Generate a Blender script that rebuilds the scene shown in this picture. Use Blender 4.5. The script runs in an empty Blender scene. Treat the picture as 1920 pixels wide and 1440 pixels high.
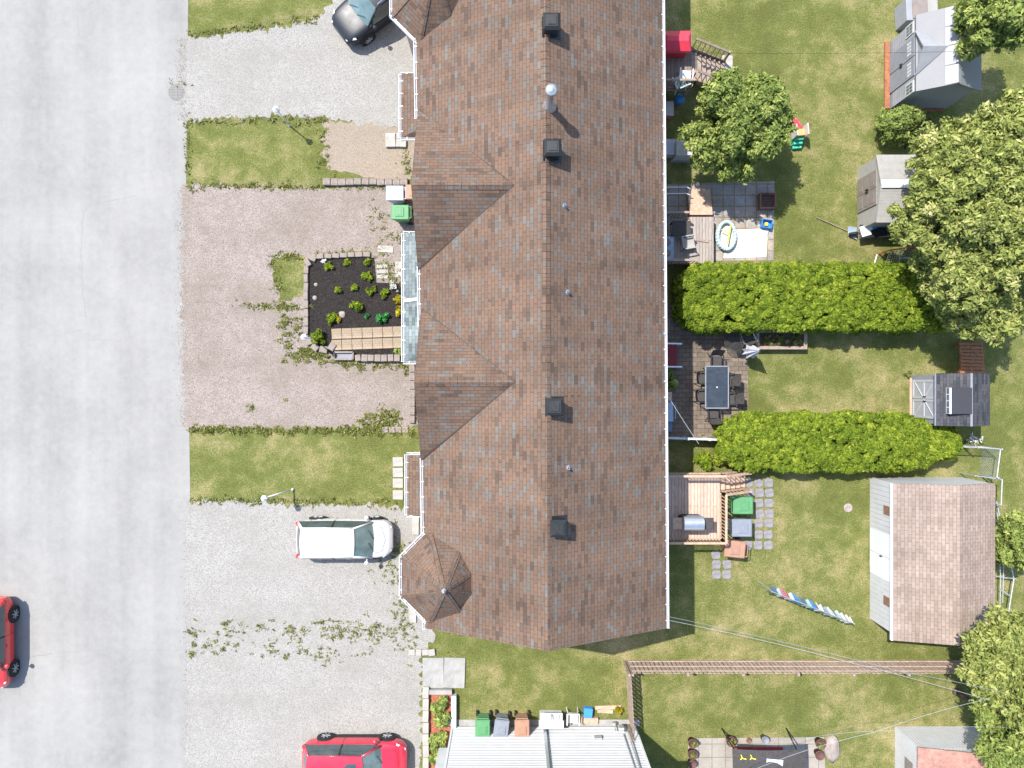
import bpy, math, random
import numpy as np
from mathutils import Vector, Matrix
C = bpy.context.scene.collection
SC = bpy.context.scene
R = math.radians
rnd = random.Random(7)

# ------------------------------------------------------------------ camera, sky, sun, exposure
HC = 32.0                      # flying height of the camera in metres
FP = 1333.0
cam_d = bpy.data.cameras.new('camera'); cam = bpy.data.objects.new('camera', cam_d); C.objects.link(cam)
cam.location = (0, 0, HC); cam.rotation_euler = (0, 0, 0)
cam_d.sensor_width = 36; cam_d.lens = 36*FP/1920; cam_d.clip_end = 800; cam_d.clip_start = .5
SC.camera = cam
LX, LY = .467, .40             # shadow run per metre of height, to the right and down the picture
sun_el = math.atan(1/math.hypot(LX, LY)); sun_dir = Vector((-LX, LY, 1)).normalized()
W = bpy.data.worlds.new('World'); SC.world = W; W.use_nodes = True
nt = W.node_tree
sky = nt.nodes.new('ShaderNodeTexSky'); sky.sky_type = 'NISHITA'; sky.sun_disc = False
sky.sun_elevation = sun_el; sky.sun_rotation = math.atan2(sun_dir.x, sun_dir.y)
nt.links.new(sky.outputs[0], nt.nodes['Background'].inputs[0]); nt.nodes['Background'].inputs[1].default_value = .15
sl = bpy.data.lights.new('sun', 'SUN'); sl.energy = 3.7; sl.angle = R(.6); sl.color = (1, .955, .89)
so = bpy.data.objects.new('sun', sl); C.objects.link(so); so.rotation_euler = sun_dir.to_track_quat('Z', 'Y').to_euler(); so.location = (-20, 18, 45)
SC.view_settings.view_transform = 'Standard'; SC.view_settings.look = 'None'; SC.view_settings.gamma = 1
SC.view_settings.exposure = 1.1

# ------------------------------------------------------------------ helpers
def G(px, py, z=0.):           # world x, y of a point of height z that the photo shows at px, py
    k = (HC-z)/FP
    return ((px-960)*k, -(py-720)*k)
def G3(px, py, z=0.):
    x, y = G(px, py, z); return Vector((x, y, z))
ORD = ['first','second','third','fourth','fifth','sixth','seventh','eighth','ninth','tenth','eleventh','twelfth','thirteenth','fourteenth','fifteenth','sixteenth','seventeenth','eighteenth','nineteenth','twentieth']
def tag(o, label=None, cat=None, group=None, kind=None):
    if label: o['label'] = label
    if cat: o['category'] = cat
    if group: o['group'] = group
    if kind: o['kind'] = kind
    return o
def thing(name, label, cat, loc=(0,0,0), rz=0, group=None):
    o = bpy.data.objects.new(name, None); o.empty_display_size = .2; C.objects.link(o)
    if len(loc) == 2: loc = (loc[0], loc[1], 0)
    o.location = loc; o.rotation_euler = (0, 0, rz)
    return tag(o, label, cat, group)
def dup(o, loc, rz, label, parent=None, top=True):
    c = o.copy(); C.objects.link(c)
    if top: c.location = loc if len(loc) == 3 else (loc[0], loc[1], 0); c.rotation_euler = (0, 0, rz); c['label'] = label
    else: c.parent = parent
    for ch in list(o.children): dup(ch, None, None, None, c, False)
    return c

class MB:
    def __init__(s): s.v = []; s.f = []; s.uv = {}
    def add(s, vs, fs):
        b = len(s.v); s.v += [tuple(v) for v in vs]; s.f += [tuple(b+i for i in f) for f in fs]; return s
    def box(s, c, d, rz=0, tilt=None):
        hx, hy, hz = d[0]/2, d[1]/2, d[2]/2
        vs = [Vector((x, y, z)) for z in (-hz, hz) for y in (-hy, hy) for x in (-hx, hx)]
        m = Matrix.Rotation(rz, 3, 'Z')
        if tilt: m = m @ Matrix.Rotation(tilt[1], 3, tilt[0])
        vs = [m @ v + Vector(c) for v in vs]
        return s.add(vs, [(0,2,3,1),(4,5,7,6),(0,1,5,4),(2,6,7,3),(0,4,6,2),(1,3,7,5)])
    def bx(s, x0, y0, z0, x1, y1, z1): return s.box(((x0+x1)/2,(y0+y1)/2,(z0+z1)/2), (abs(x1-x0),abs(y1-y0),abs(z1-z0)))
    def bar(s, a, b, w, h=None):
        a = Vector(a); b = Vector(b); d = b-a; q = d.to_track_quat('X', 'Z').to_matrix(); h = h or w
        L = d.length/2
        vs = [q @ Vector((x, y, z)) + (a+b)/2 for z in (-h/2, h/2) for y in (-w/2, w/2) for x in (-L, L)]
        return s.add(vs, [(0,2,3,1),(4,5,7,6),(0,1,5,4),(2,6,7,3),(0,4,6,2),(1,3,7,5)])
    def cyl(s, a, b, r0, r1=None, n=12):
        a = Vector(a); b = Vector(b); r1 = r0 if r1 is None else r1
        q = (b-a).to_track_quat('Z', 'Y').to_matrix()
        vs = []
        for p, r in ((a, r0), (b, r1)):
            for i in range(n):
                t = 2*math.pi*i/n; vs.append(p + q @ Vector((r*math.cos(t), r*math.sin(t), 0)))
        fs = [(i, (i+1) % n, n+(i+1) % n, n+i) for i in range(n)] + [tuple(range(n))[::-1], tuple(range(n, 2*n))]
        return s.add(vs, fs)
    def tube(s, pts, r, n=8):
        for a, b in zip(pts[:-1], pts[1:]): s.cyl(a, b, r, r, n)
        return s
    def prism(s, poly, z0, z1, top=None):
        n = len(poly); top = top or poly
        vs = [(x, y, z0) for x, y in poly] + [(x, y, z1) for x, y in top]
        return s.add(vs, [(i, (i+1) % n, n+(i+1) % n, n+i) for i in range(n)] + [tuple(range(n))[::-1], tuple(range(n, 2*n))])
    def lathe(s, c, prof, n=16):
        c = Vector(c); vs = []; fs = []
        for r, z in prof:
            for i in range(n):
                t = 2*math.pi*i/n; vs.append(c + Vector((r*math.cos(t), r*math.sin(t), z)))
        for k in range(len(prof)-1):
            for i in range(n): fs.append((k*n+i, k*n+(i+1) % n, (k+1)*n+(i+1) % n, (k+1)*n+i))
        fs.append(tuple(range(n))[::-1]); fs.append(tuple(range((len(prof)-1)*n, len(prof)*n)))
        return s.add(vs, fs)
    def ball(s, c, r, n=12, m=8, sq=1, jit=0):
        c = Vector(c); vs = []; fs = []
        for k in range(m+1):
            for i in range(n):
                t = 2*math.pi*i/n; p = math.pi*k/m; rr = r*(1+jit*rnd.uniform(-1, 1))
                vs.append(c + Vector((rr*math.sin(p)*math.cos(t), rr*math.sin(p)*math.sin(t), rr*sq*math.cos(p))))
        for k in range(m):
            for i in range(n): fs.append((k*n+i, (k+1)*n+i, (k+1)*n+(i+1) % n, k*n+(i+1) % n))
        return s.add(vs, fs)
    def grid(s, f, nu, nv):
        vs = [f(i/nu, j/nv) for j in range(nv+1) for i in range(nu+1)]
        fs = [(j*(nu+1)+i, j*(nu+1)+i+1, (j+1)*(nu+1)+i+1, (j+1)*(nu+1)+i) for j in range(nv) for i in range(nu)]
        return s.add(vs, fs)
    def slope(s, pts, eave, thick=0):   # a roof face; uv in metres, u along the eave, v up the slope
        b = len(s.f); vs = [Vector(p) for p in pts]
        s.add(vs, [tuple(range(len(vs)))])
        u = Vector(eave).normalized(); nrm = (vs[1]-vs[0]).cross(vs[2]-vs[0]).normalized(); w = nrm.cross(u)
        s.uv[b] = [(p.dot(u), p.dot(w)) for p in vs]
        if thick:
            n = len(vs); lo = [p-Vector((0, 0, thick)) for p in vs]
            s.add(vs+lo, [(i, i+n, (i+1) % n+n, (i+1) % n) for i in range(n)] + [tuple(range(n, 2*n))[::-1]])
        return s
    def build(s, name, mat, parent=None, world=False, smooth=False, bevel=0, subd=0):
        me = bpy.data.meshes.new(name)
        vs = s.v
        if world and parent is not None:
            l = parent.location; vs = [(v[0]-l.x, v[1]-l.y, v[2]-l.z) for v in vs]
        me.from_pydata(vs, [], s.f); me.validate(); me.materials.append(mat)
        if s.uv:
            lay = me.uv_layers.new(name='UVMap')
            for p in me.polygons:
                q = s.uv.get(p.index)
                for k, li in enumerate(p.loop_indices):
                    co = me.vertices[me.loops[li].vertex_index].co
                    lay.data[li].uv = q[k] if q and k < len(q) else (co.x+co.y, co.z)
        if smooth:
            for p in me.polygons: p.use_smooth = True
        o = bpy.data.objects.new(name, me); C.objects.link(o)
        if parent is not None: o.parent = parent
        if bevel:
            m = o.modifiers.new('bevel', 'BEVEL'); m.width = bevel; m.segments = 2; m.limit_method = 'ANGLE'; m.angle_limit = R(40)
        if subd:
            m = o.modifiers.new('sub', 'SUBSURF'); m.levels = subd; m.render_levels = subd
        return o

# ------------------------------------------------------------------ materials
class NT:
    def __init__(s, name, rough=.8, metal=0, spec=.4):
        s.m = bpy.data.materials.new(name); s.m.use_nodes = True; s.t = s.m.node_tree
        s.p = s.t.nodes['Principled BSDF']; s.p.inputs['Roughness'].default_value = rough
        s.p.inputs['Metallic'].default_value = metal; s.p.inputs['Specular IOR Level'].default_value = spec
        s.tc = s.t.nodes.new('ShaderNodeTexCoord')
    def n(s, typ, **kw):
        o = s.t.nodes.new(typ)
        for k, v in kw.items():
            if isinstance(v, tuple) and k.startswith('i_'): o.inputs[k[2:].replace('_', ' ')].default_value = v
            elif k.startswith('i_'): o.inputs[k[2:].replace('_', ' ')].default_value = v
            else: setattr(o, k, v)
        return o
    def l(s, a, b): s.t.links.new(a, b)
    def noise(s, scale, detail=4, rough=.6, vec=None, dim=None):
        o = s.n('ShaderNodeTexNoise'); o.inputs['Scale'].default_value = scale; o.inputs['Detail'].default_value = detail; o.inputs['Roughness'].default_value = rough
        s.l(vec or s.tc.outputs['Object'], o.inputs['Vector']); return o.outputs['Fac']
    def ramp(s, fac, stops, interp='LINEAR'):
        o = s.n('ShaderNodeValToRGB'); e = o.color_ramp.elements; o.color_ramp.interpolation = interp
        while len(e) < len(stops): e.new(.5)
        for el, (p, c) in zip(e, stops): el.position = p; el.color = (*c, 1) if len(c) == 3 else c
        s.l(fac, o.inputs[0]); return o.outputs[0]
    def mix(s, fac, a, b, typ='MIX'):
        o = s.n('ShaderNodeMix', data_type='RGBA', blend_type=typ)
        for i, x in ((0, fac), (6, a), (7, b)):
            if isinstance(x, (int, float)): o.inputs[i].default_value = x
            elif isinstance(x, tuple): o.inputs[i].default_value = (*x, 1)
            else: s.l(x, o.inputs[i])
        return o.outputs[2]
    def math(s, op, a, b=None):
        o = s.n('ShaderNodeMath', operation=op)
        for i, x in ((0, a), (1, b)):
            if x is None: continue
            if isinstance(x, (int, float)): o.inputs[i].default_value = x
            else: s.l(x, o.inputs[i])
        return o.outputs[0]
    def gray(s, v): return (v, v, v)
    def bump(s, h, strength=.4, dist=.02):
        o = s.n('ShaderNodeBump'); o.inputs['Strength'].default_value = strength; o.inputs['Distance'].default_value = dist
        s.l(h, o.inputs['Height']); s.l(o.outputs[0], s.p.inputs['Normal'])
    def col(s, c): s.l(c, s.p.inputs['Base Color']); return s.m

def mk(name, c, rough=.7, var=.18, scale=5, metal=0, spec=.4, bump=0, bscale=80, coat=0):
    t = NT(name, rough, metal, spec)
    a = t.noise(scale, 6, .65); b = t.noise(scale*9, 3, .6)
    f = t.math('ADD', t.math('MULTIPLY', a, .65), t.math('MULTIPLY', b, .35))
    lo = tuple(x*(1-var*1.6) for x in c); hi = tuple(min(1, x*(1+var*1.3)) for x in c)
    if bump: t.bump(t.noise(bscale, 3), bump, .01)
    if coat: t.p.inputs['Coat Weight'].default_value = coat; t.p.inputs['Coat Roughness'].default_value = .08
    r = t.n('ShaderNodeMapRange'); r.inputs['To Min'].default_value = max(.03, rough-.1); r.inputs['To Max'].default_value = min(1, rough+.1)
    t.l(a, r.inputs['Value']); t.l(r.outputs[0], t.p.inputs['Roughness'])
    return t.col(t.ramp(f, [(.3, lo), (.7, hi)]))

def grass_mat(name, green, straw, bias=.5):
    t = NT(name, .95, 0, .1)
    big = t.noise(.22, 3, .55); mid = t.noise(1.6, 6, .7); fine = t.noise(16, 6, .75); ff = t.noise(55, 3, .8)
    m = t.n('ShaderNodeMapping'); m.inputs['Location'].default_value = (37, 11, 0); t.l(t.tc.outputs['Object'], m.inputs['Vector'])
    dry = t.noise(.75, 7, .72, m.outputs[0])
    f = t.math('ADD', t.math('MULTIPLY', big, .35), t.math('ADD', t.math('MULTIPLY', dry, .45), t.math('ADD', t.math('MULTIPLY', mid, .25), t.math('MULTIPLY', fine, .18))))
    f = t.math('ADD', f, -.115+(.5-bias))
    dk = tuple(x*.78 for x in green); mid_c = tuple(a*.55+b*.45 for a, b in zip(green, straw))
    c = t.ramp(f, [(.36, dk), (.44, green), (.515, mid_c), (.60, straw)])
    v = t.ramp(t.math('ADD', t.math('MULTIPLY', fine, .5), t.math('MULTIPLY', ff, .5)), [(.36, t.gray(.42)), (.5, t.gray(.98)), (.64, t.gray(1.6))])
    c = t.mix(1., c, v, 'MULTIPLY')
    t.bump(t.math('ADD', fine, ff), .8, .06)
    return t.col(c)

def gravel_mat(name, a, b, c, stain, st=.5):
    t = NT(name, .95, 0, .2)
    vo = t.n('ShaderNodeTexVoronoi', feature='F1'); vo.inputs['Scale'].default_value = 46; t.l(t.tc.outputs['Object'], vo.inputs['Vector'])
    hs = t.n('ShaderNodeSeparateColor'); t.l(vo.outputs['Color'], hs.inputs[0])
    base = t.ramp(hs.outputs[0], [(.0, tuple(x*.62 for x in a)), (.1, a), (.4, b), (.8, c), (1, tuple(min(.9, x*1.12) for x in c))])
    fine = t.noise(90, 2, .8); base = t.mix(1., base, t.ramp(fine, [(.3, t.gray(.7)), (.7, t.gray(1.25))]), 'MULTIPLY')
    s1 = t.noise(.45, 5, .65); s2 = t.noise(2.2, 5, .7)
    mm = t.n('ShaderNodeMapping'); mm.inputs['Scale'].default_value = (.1, .75, 1); t.l(t.tc.outputs['Object'], mm.inputs['Vector']); ruts = t.noise(1.1, 4, .6, mm.outputs[0])
    f = t.ramp(t.math('ADD', t.math('MULTIPLY', s1, .4), t.math('ADD', t.math('MULTIPLY', s2, .3), t.math('MULTIPLY', ruts, .3))), [(.42, t.gray(0)), (.62, t.gray(1))])
    c2 = t.mix(t.math('MULTIPLY', f, st), base, stain)
    sp = t.noise(11, 4, .7); c2 = t.mix(t.ramp(sp, [(.64, t.gray(0)), (.74, t.gray(.55))]), c2, (.17, .16, .10))
    t.bump(vo.outputs['Distance'], .7, .03)
    return t.col(c2)

def shingle_mat(name, pal, dark=.55, w=.30, h=.14):
    t = NT(name, .9, 0, .25)
    m = t.n('ShaderNodeMapping'); t.l(t.tc.outputs['UV'], m.inputs['Vector'])
    nz = t.n('ShaderNodeTexNoise'); nz.inputs['Scale'].default_value = 1.1; t.l(t.tc.outputs['UV'], nz.inputs['Vector'])
    wob = t.mix(.012, m.outputs[0], nz.outputs['Color'], 'ADD')
    def brick(mort, bw):
        br = t.n('ShaderNodeTexBrick'); br.offset = .5; br.inputs['Color1'].default_value = (0, 0, 0, 1); br.inputs['Color2'].default_value = (1, 1, 1, 1)
        br.inputs['Mortar'].default_value = (.5, .5, .5, 1)
        br.inputs['Scale'].default_value = 1; br.inputs['Mortar Size'].default_value = mort; br.inputs['Mortar Smooth'].default_value = .2
        br.inputs['Brick Width'].default_value = bw; br.inputs['Row Height'].default_value = h; br.inputs['Bias'].default_value = 0
        t.l(wob, br.inputs['Vector']); return br
    b = brick(.0055, w); b2 = brick(0, w*2.6)
    f = t.math('ADD', t.math('MULTIPLY', b.outputs['Color'], .62), t.math('MULTIPLY', b2.outputs['Color'], .38))
    n = len(pal); st = [(.5/n+i/n, c) for i, c in enumerate(pal)]
    c = t.ramp(f, st)
    patch = t.noise(.35, 4, .6); fine = t.noise(70, 3, .8)
    c = t.mix(1., c, t.ramp(patch, [(.3, t.gray(.82)), (.7, t.gray(1.15))]), 'MULTIPLY')
    sm = t.n('ShaderNodeMapping'); sm.inputs['Scale'].default_value = (1.5, .16, 1); t.l(t.tc.outputs['UV'], sm.inputs['Vector'])
    c = t.mix(1., c, t.ramp(t.noise(1, 5, .65, sm.outputs[0]), [(.34, t.gray(.86)), (.52, t.gray(1.0)), (.68, t.gray(1.1))]), 'MULTIPLY')
    c = t.mix(1., c, t.ramp(fine, [(.3, t.gray(.72)), (.7, t.gray(1.25))]), 'MULTIPLY')
    c = t.mix(t.math('MULTIPLY', b.outputs['Fac'], .85), c, tuple(x*.35 for x in pal[0]))
    t.bump(t.math('SUBTRACT', 1, b.outputs['Fac']), .5, .012)
    return t.col(c)

def brick_mat(name, c1, c2, mortar, w, h, mort=.012, off=.5, rot=0, var=.3, bump=.4, upright=False):
    t = NT(name, .92, 0, .25)
    m = t.n('ShaderNodeMapping'); m.inputs['Rotation'].default_value = (0, 0, rot); t.l(t.tc.outputs['Object'], m.inputs['Vector'])
    if upright:
        sp = t.n('ShaderNodeSeparateXYZ'); cb = t.n('ShaderNodeCombineXYZ'); t.l(t.tc.outputs['Object'], sp.inputs[0]); t.l(t.math('ADD', sp.outputs[0], sp.outputs[1]), cb.inputs[0]); t.l(sp.outputs[2], cb.inputs[1]); t.l(cb.outputs[0], m.inputs['Vector'])
    br = t.n('ShaderNodeTexBrick'); br.offset = off
    br.inputs['Color1'].default_value = (*c1, 1); br.inputs['Color2'].default_value = (*c2, 1); br.inputs['Mortar'].default_value = (*mortar, 1)
    br.inputs['Scale'].default_value = 1; br.inputs['Mortar Size'].default_value = mort; br.inputs['Mortar Smooth'].default_value = .3
    br.inputs['Brick Width'].default_value = w; br.inputs['Row Height'].default_value = h
    t.l(m.outputs[0], br.inputs['Vector'])
    v = t.math('ADD', t.math('MULTIPLY', t.noise(.9, 5, .7), .5), t.math('MULTIPLY', t.noise(30, 4, .7), .5))
    c = t.mix(1., br.outputs['Color'], t.ramp(v, [(.32, t.gray(1-var*1.5)), (.68, t.gray(1+var))]), 'MULTIPLY')
    t.bump(t.math('SUBTRACT', 1, br.outputs['Fac']), bump, .01)
    return t.col(c)

def plank_mat(name, c1, c2, w, axis='X', gap=(.03, .025, .02)):
    # boards of width w laid side by side along `axis`
    t = NT(name, .85, 0, .25)
    m = t.n('ShaderNodeMapping'); t.l(t.tc.outputs['Object'], m.inputs['Vector'])
    if axis == 'X': m.inputs['Rotation'].default_value = (0, 0, R(90))
    br = t.n('ShaderNodeTexBrick'); br.offset = .37
    br.inputs['Color1'].default_value = (*c1, 1); br.inputs['Color2'].default_value = (*c2, 1); br.inputs['Mortar'].default_value = (*gap, 1)
    br.inputs['Scale'].default_value = 1; br.inputs['Mortar Size'].default_value = .006; br.inputs['Brick Width'].default_value = 4.; br.inputs['Row Height'].default_value = w
    t.l(m.outputs[0], br.inputs['Vector'])
    m2 = t.n('ShaderNodeMapping'); m2.inputs['Scale'].default_value = (1, 14, 1); t.l(m.outputs[0], m2.inputs['Vector'])
    g = t.noise(4, 5, .7, m2.outputs[0])
    c = t.mix(1., br.outputs['Color'], t.ramp(g, [(.3, t.gray(.62)), (.7, t.gray(1.3))]), 'MULTIPLY')
    t.bump(t.math('SUBTRACT', 1, br.outputs['Fac']), .4, .01)
    return t.col(c)

def leaf_mat(name, dark, mid, light, tip):
    t = NT(name, .9, 0, .05)
    at = t.n('ShaderNodeAttribute', attribute_name='tone')
    c = t.ramp(at.outputs['Fac'], [(0, dark), (.45, mid), (.8, light), (1, tip)])
    t.col(c)
    tr = t.n('ShaderNodeBsdfTranslucent'); t.l(c, tr.inputs[0])
    mx = t.n('ShaderNodeMixShader'); mx.inputs[0].default_value = .28
    t.l(t.p.outputs[0], mx.inputs[1]); t.l(tr.outputs[0], mx.inputs[2])
    t.l(mx.outputs[0], t.t.nodes['Material Output'].inputs[0]); return t.m

def glass_mat(name, c, rough=.06, alpha=1):
    t = NT(name, rough, 0, .7)
    r = t.ramp(t.noise(2.5, 3), [(.3, tuple(x*.7 for x in c)), (.7, tuple(x*1.25 for x in c))])
    t.col(r); t.p.inputs['Coat Weight'].default_value = .6; t.p.inputs['Coat Roughness'].default_value = .02
    if alpha < 1: t.p.inputs['Alpha'].default_value = alpha
    return t.m

SALMON = [(.088, .062, .048), (.115, .078, .058), (.146, .094, .066), (.160, .100, .069), (.142, .097, .072), (.130, .110, .094), (.143, .130, .114)]
M = dict(
 grass=grass_mat('lawn_grass', (.16, .178, .05), (.40, .33, .165), .545),
 gravel_pink=gravel_mat('pinkish_gravel', (.20, .162, .14), (.305, .25, .222), (.375, .322, .29), (.185, .155, .118), .7),
 gravel_gray=gravel_mat('grey_gravel', (.24, .228, .208), (.33, .316, .292), (.40, .384, .356), (.25, .235, .205), .6),
 dirt=gravel_mat('sandy_dirt', (.26, .21, .16), (.31, .25, .19), (.36, .30, .235), (.245, .215, .17), .5),
 mulch=gravel_mat('dark_bark_mulch', (.008, .007, .007), (.02, .017, .016), (.05, .043, .04), (.028, .022, .019), .6),
 redmulch=gravel_mat('red_bark_mulch', (.25, .07, .04), (.38, .12, .07), (.48, .19, .12), (.3, .1, .06), .4),
 soil=gravel_mat('garden_soil', (.03, .022, .018), (.07, .05, .038), (.12, .085, .06), (.10, .10, .035), .7),
 shingle=shingle_mat('brown_asphalt_shingle', SALMON),
 shingle_teal=shingle_mat('grey_green_shingle', [(.09, .115, .118), (.14, .17, .172), (.17, .205, .205), (.21, .245, .245)]),
 shingle_dark=shingle_mat('charcoal_shingle', [(.035, .037, .044), (.05, .052, .06), (.065, .068, .078), (.085, .08, .082)], w=.3, h=.12),
 shingle_pink=shingle_mat('light_brown_shingle', [(.24, .185, .15), (.275, .212, .172), (.30, .23, .19), (.32, .25, .21)]),
 patio=brick_mat('brown_paving_brick', (.165, .13, .10), (.225, .18, .14), (.085, .07, .055), .34, .2, .012, var=.4),
 patio_pale=brick_mat('pale_patio_slab', (.29, .26, .225), (.34, .31, .275), (.15, .14, .09), .6, .6, .014, 0, var=.25),
 patio_gray=brick_mat('mossy_patio_slab', (.36, .30, .25), (.30, .285, .28), (.24, .20, .11), .5, .5, .03, 0, var=.45),
 paver=brick_mat('tan_concrete_paver', (.30, .235, .165), (.35, .28, .20), (.21, .16, .11), .16, .11, .006, var=.22),
 block=mk('grey_tan_concrete_block', (.25, .21, .18), .95, .3, 6, bump=.5),
 slab=mk('pale_concrete_slab', (.36, .335, .30), .95, .2, 3, bump=.4),
 steppingstone=mk('grey_stepping_stone', (.22, .21, .22), .95, .25, 5, bump=.5),
 concrete=mk('concrete', (.30, .292, .275), .95, .2, 3, bump=.4),
 rock=mk('pale_rock', (.30, .255, .225), .9, .3, 6, bump=.6),
 white=mk('white_painted_metal', (.66, .67, .68), .45, .06, 4),
 vinyl=mk('white_vinyl', (.50, .505, .51), .5, .07, 2),
 offwhite=mk('weathered_white_plastic', (.50, .50, .49), .6, .12, 5),
 graysiding=mk('grey_vinyl_siding', (.27, .278, .30), .6, .1, 3),
 sheddoor=mk('pale_grey_door', (.33, .34, .36), .5, .08, 3),
 shedroof=mk('pale_grey_roof_panel', (.155, .16, .172), .5, .1, 2),
 shedroof2=mk('light_roof_panel', (.26, .265, .28), .45, .08, 2),
 beige=mk('beige_resin', (.32, .305, .28), .6, .1, 4),
 taupe=mk('taupe_door', (.22, .185, .165), .6, .15, 4),
 slate=mk('slate_siding', (.22, .23, .26), .7, .12, 4),
 housebrick=brick_mat('buff_house_brick', (.42, .33, .26), (.36, .26, .2), (.4, .38, .35), .22, .075, .01, upright=True),
 black=mk('black_metal', (.018, .02, .022), .45, .3, 6),
 rubber=mk('black_rubber', (.02, .02, .021), .8, .3, 9),
 charcoal=mk('charcoal_mesh_fabric', (.055, .05, .047), .8, .3, 9),
 steel=mk('brushed_steel', (.55, .57, .60), .35, .08, 5, .8),
 galv=mk('galvanised_steel', (.52, .55, .57), .45, .12, 5, .6),
 bluegray=mk('blue_grey_enamel', (.26, .33, .40), .4, .15, 4),
 bluecover=mk('blue_vinyl_cover', (.10, .17, .26), .5, .2, 4),
 wood=plank_mat('tan_deck_board', (.46, .335, .26), (.53, .39, .31), .14, 'X'),  # tan boards, tone varied along the grain
 woodgray=plank_mat('weathered_grey_board', (.30, .26, .23), (.36, .31, .275), .14, 'X'),
 wooddark=plank_mat('dark_deck_board', (.20, .16, .13), (.26, .2, .165), .14, 'X'),
 timber=mk('raw_timber', (.47, .33, .235), .85, .25, 6, bump=.3),
 timbergray=mk('greyed_timber', (.30, .235, .19), .9, .25, 6, bump=.3),
 fencewood=mk('weathered_fence_wood', (.40, .30, .24), .9, .3, 5, bump=.3),
 redwood=mk('red_brown_pallet_wood', (.30, .125, .06), .85, .35, 6, bump=.3),
 redpaint=mk('dark_red_paint', (.22, .022, .028), .6, .2, 4),
 redplastic=mk('red_plastic', (.62, .04, .07), .45, .12, 4),
 pink=mk('pink_plastic', (.62, .16, .24), .5, .12, 4),
 orange=mk('orange_plastic', (.78, .33, .14), .5, .12, 4),
 greenplastic=mk('green_plastic', (.06, .48, .28), .5, .12, 4),
 blueplastic=mk('blue_plastic', (.05, .25, .62), .5, .12, 4),
 yellow=mk('yellow_plastic', (.80, .66, .06), .5, .12, 4),
 aqua=mk('pale_aqua_vinyl', (.42, .55, .56), .45, .15, 4),
 bin_green=mk('green_bin_plastic', (.09, .25, .11), .55, .12, 4),
 bin_gray=mk('grey_bin_plastic', (.20, .22, .26), .55, .12, 4),
 bin_pale=mk('pale_grey_bin_plastic', (.42, .45, .50), .55, .12, 4),
 bin_brown=mk('brown_bin_plastic', (.34, .19, .13), .55, .12, 4),
 carblack=mk('black_car_paint', (.022, .026, .034), .38, .1, 2, 0, .25),
 carwhite=mk('white_car_paint', (.50, .50, .51), .35, .04, 2, 0, .5, coat=1),
 carred=mk('red_car_paint', (.52, .018, .045), .35, .1, 2, 0, .5, coat=1),
 carscarlet=mk('scarlet_car_paint', (.60, .03, .03), .35, .1, 2, 0, .5, coat=1),
 carglass=glass_mat('car_glass', (.045, .065, .07)),
 windscreen=glass_mat('windscreen_glass', (.11, .17, .17)),
 tableglass=glass_mat('smoked_table_glass', (.045, .06, .075), .18, .62),
 pane=glass_mat('window_pane', (.10, .12, .14)),
 lamp=mk('lamp_lens', (.75, .77, .8), .15, .05, 9),
 redlamp=mk('red_lens', (.5, .03, .03), .2, .1, 9),
 chrome=mk('chrome', (.7, .7, .72), .15, .05, 5, 1),
 canvas=mk('grey_parasol_canvas', (.50, .51, .55), .9, .15, 6),
 tarp=mk('white_tarpaulin', (.62, .62, .61), .7, .06, 2),
 terracotta=mk('dark_terracotta', (.12, .06, .05), .8, .3, 6),
 rustgray=mk('dull_cast_iron', (.20, .195, .185), .8, .2, 8),
 valley=mk('dark_valley_metal', (.05, .036, .03), .8, .2, 6),
 rust=mk('rusty_steel', (.22, .12, .08), .8, .35, 8),
 bark=mk('tree_bark', (.11, .085, .065), .95, .35, 6, bump=.8, bscale=25),
 cedar=leaf_mat('cedar_foliage', (.065, .105, .014), (.16, .225, .024), (.26, .325, .034), (.37, .39, .06)),
 cedar_dull=leaf_mat('cedar_foliage_dull', (.045, .072, .014), (.11, .15, .02), (.18, .22, .028), (.27, .27, .06)),
 maple=leaf_mat('broad_leaf_foliage', (.10, .145, .04), (.225, .285, .075), (.35, .40, .105), (.45, .47, .16)),
 conifer=leaf_mat('feathery_foliage', (.115, .145, .04), (.26, .30, .08), (.40, .42, .13), (.52, .50, .22)),
 lime=leaf_mat('lime_green_leaf', (.07, .12, .015), (.17, .24, .02), (.28, .34, .03), (.36, .40, .05)),
 emerald=leaf_mat('emerald_leaf', (.02, .12, .03), (.05, .24, .06), (.1, .33, .09), (.16, .4, .12)),
 gold=leaf_mat('golden_leaf', (.14, .13, .01), (.32, .27, .02), (.45, .38, .03), (.55, .46, .05)),
 weed=leaf_mat('weed_leaf', (.09, .10, .028), (.17, .19, .05), (.25, .26, .08), (.38, .34, .16)),
 whiteflower=leaf_mat('white_petal', (.3, .35, .2), (.7, .7, .65), (.8, .8, .78), (.85, .85, .83)),
)
def road_mat():
    t = NT('worn_pale_asphalt', .95, 0, .25)
    a = t.noise(.25, 4, .6); b = t.noise(40, 4, .75); d = t.noise(3, 5, .7)
    m = t.n('ShaderNodeMapping'); m.inputs['Scale'].default_value = (.9, .04, 1); t.l(t.tc.outputs['Object'], m.inputs['Vector'])
    st = t.noise(1, 3, .6, m.outputs[0])
    f = t.math('ADD', t.math('MULTIPLY', a, .3), t.math('ADD', t.math('MULTIPLY', b, .30), t.math('ADD', t.math('MULTIPLY', d, .20), t.math('MULTIPLY', st, .20))))
    t.bump(b, .3, .01)
    spot = t.ramp(t.noise(1.3, 5, .8), [(.66, t.gray(1)), (.74, t.gray(.84))])
    return t.col(t.mix(1., t.ramp(f, [(.38, (.195, .19, .178)), (.5, (.258, .251, .236)), (.62, (.31, .301, .282))]), spot, 'MULTIPLY'))
M['road'] = road_mat()

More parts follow.
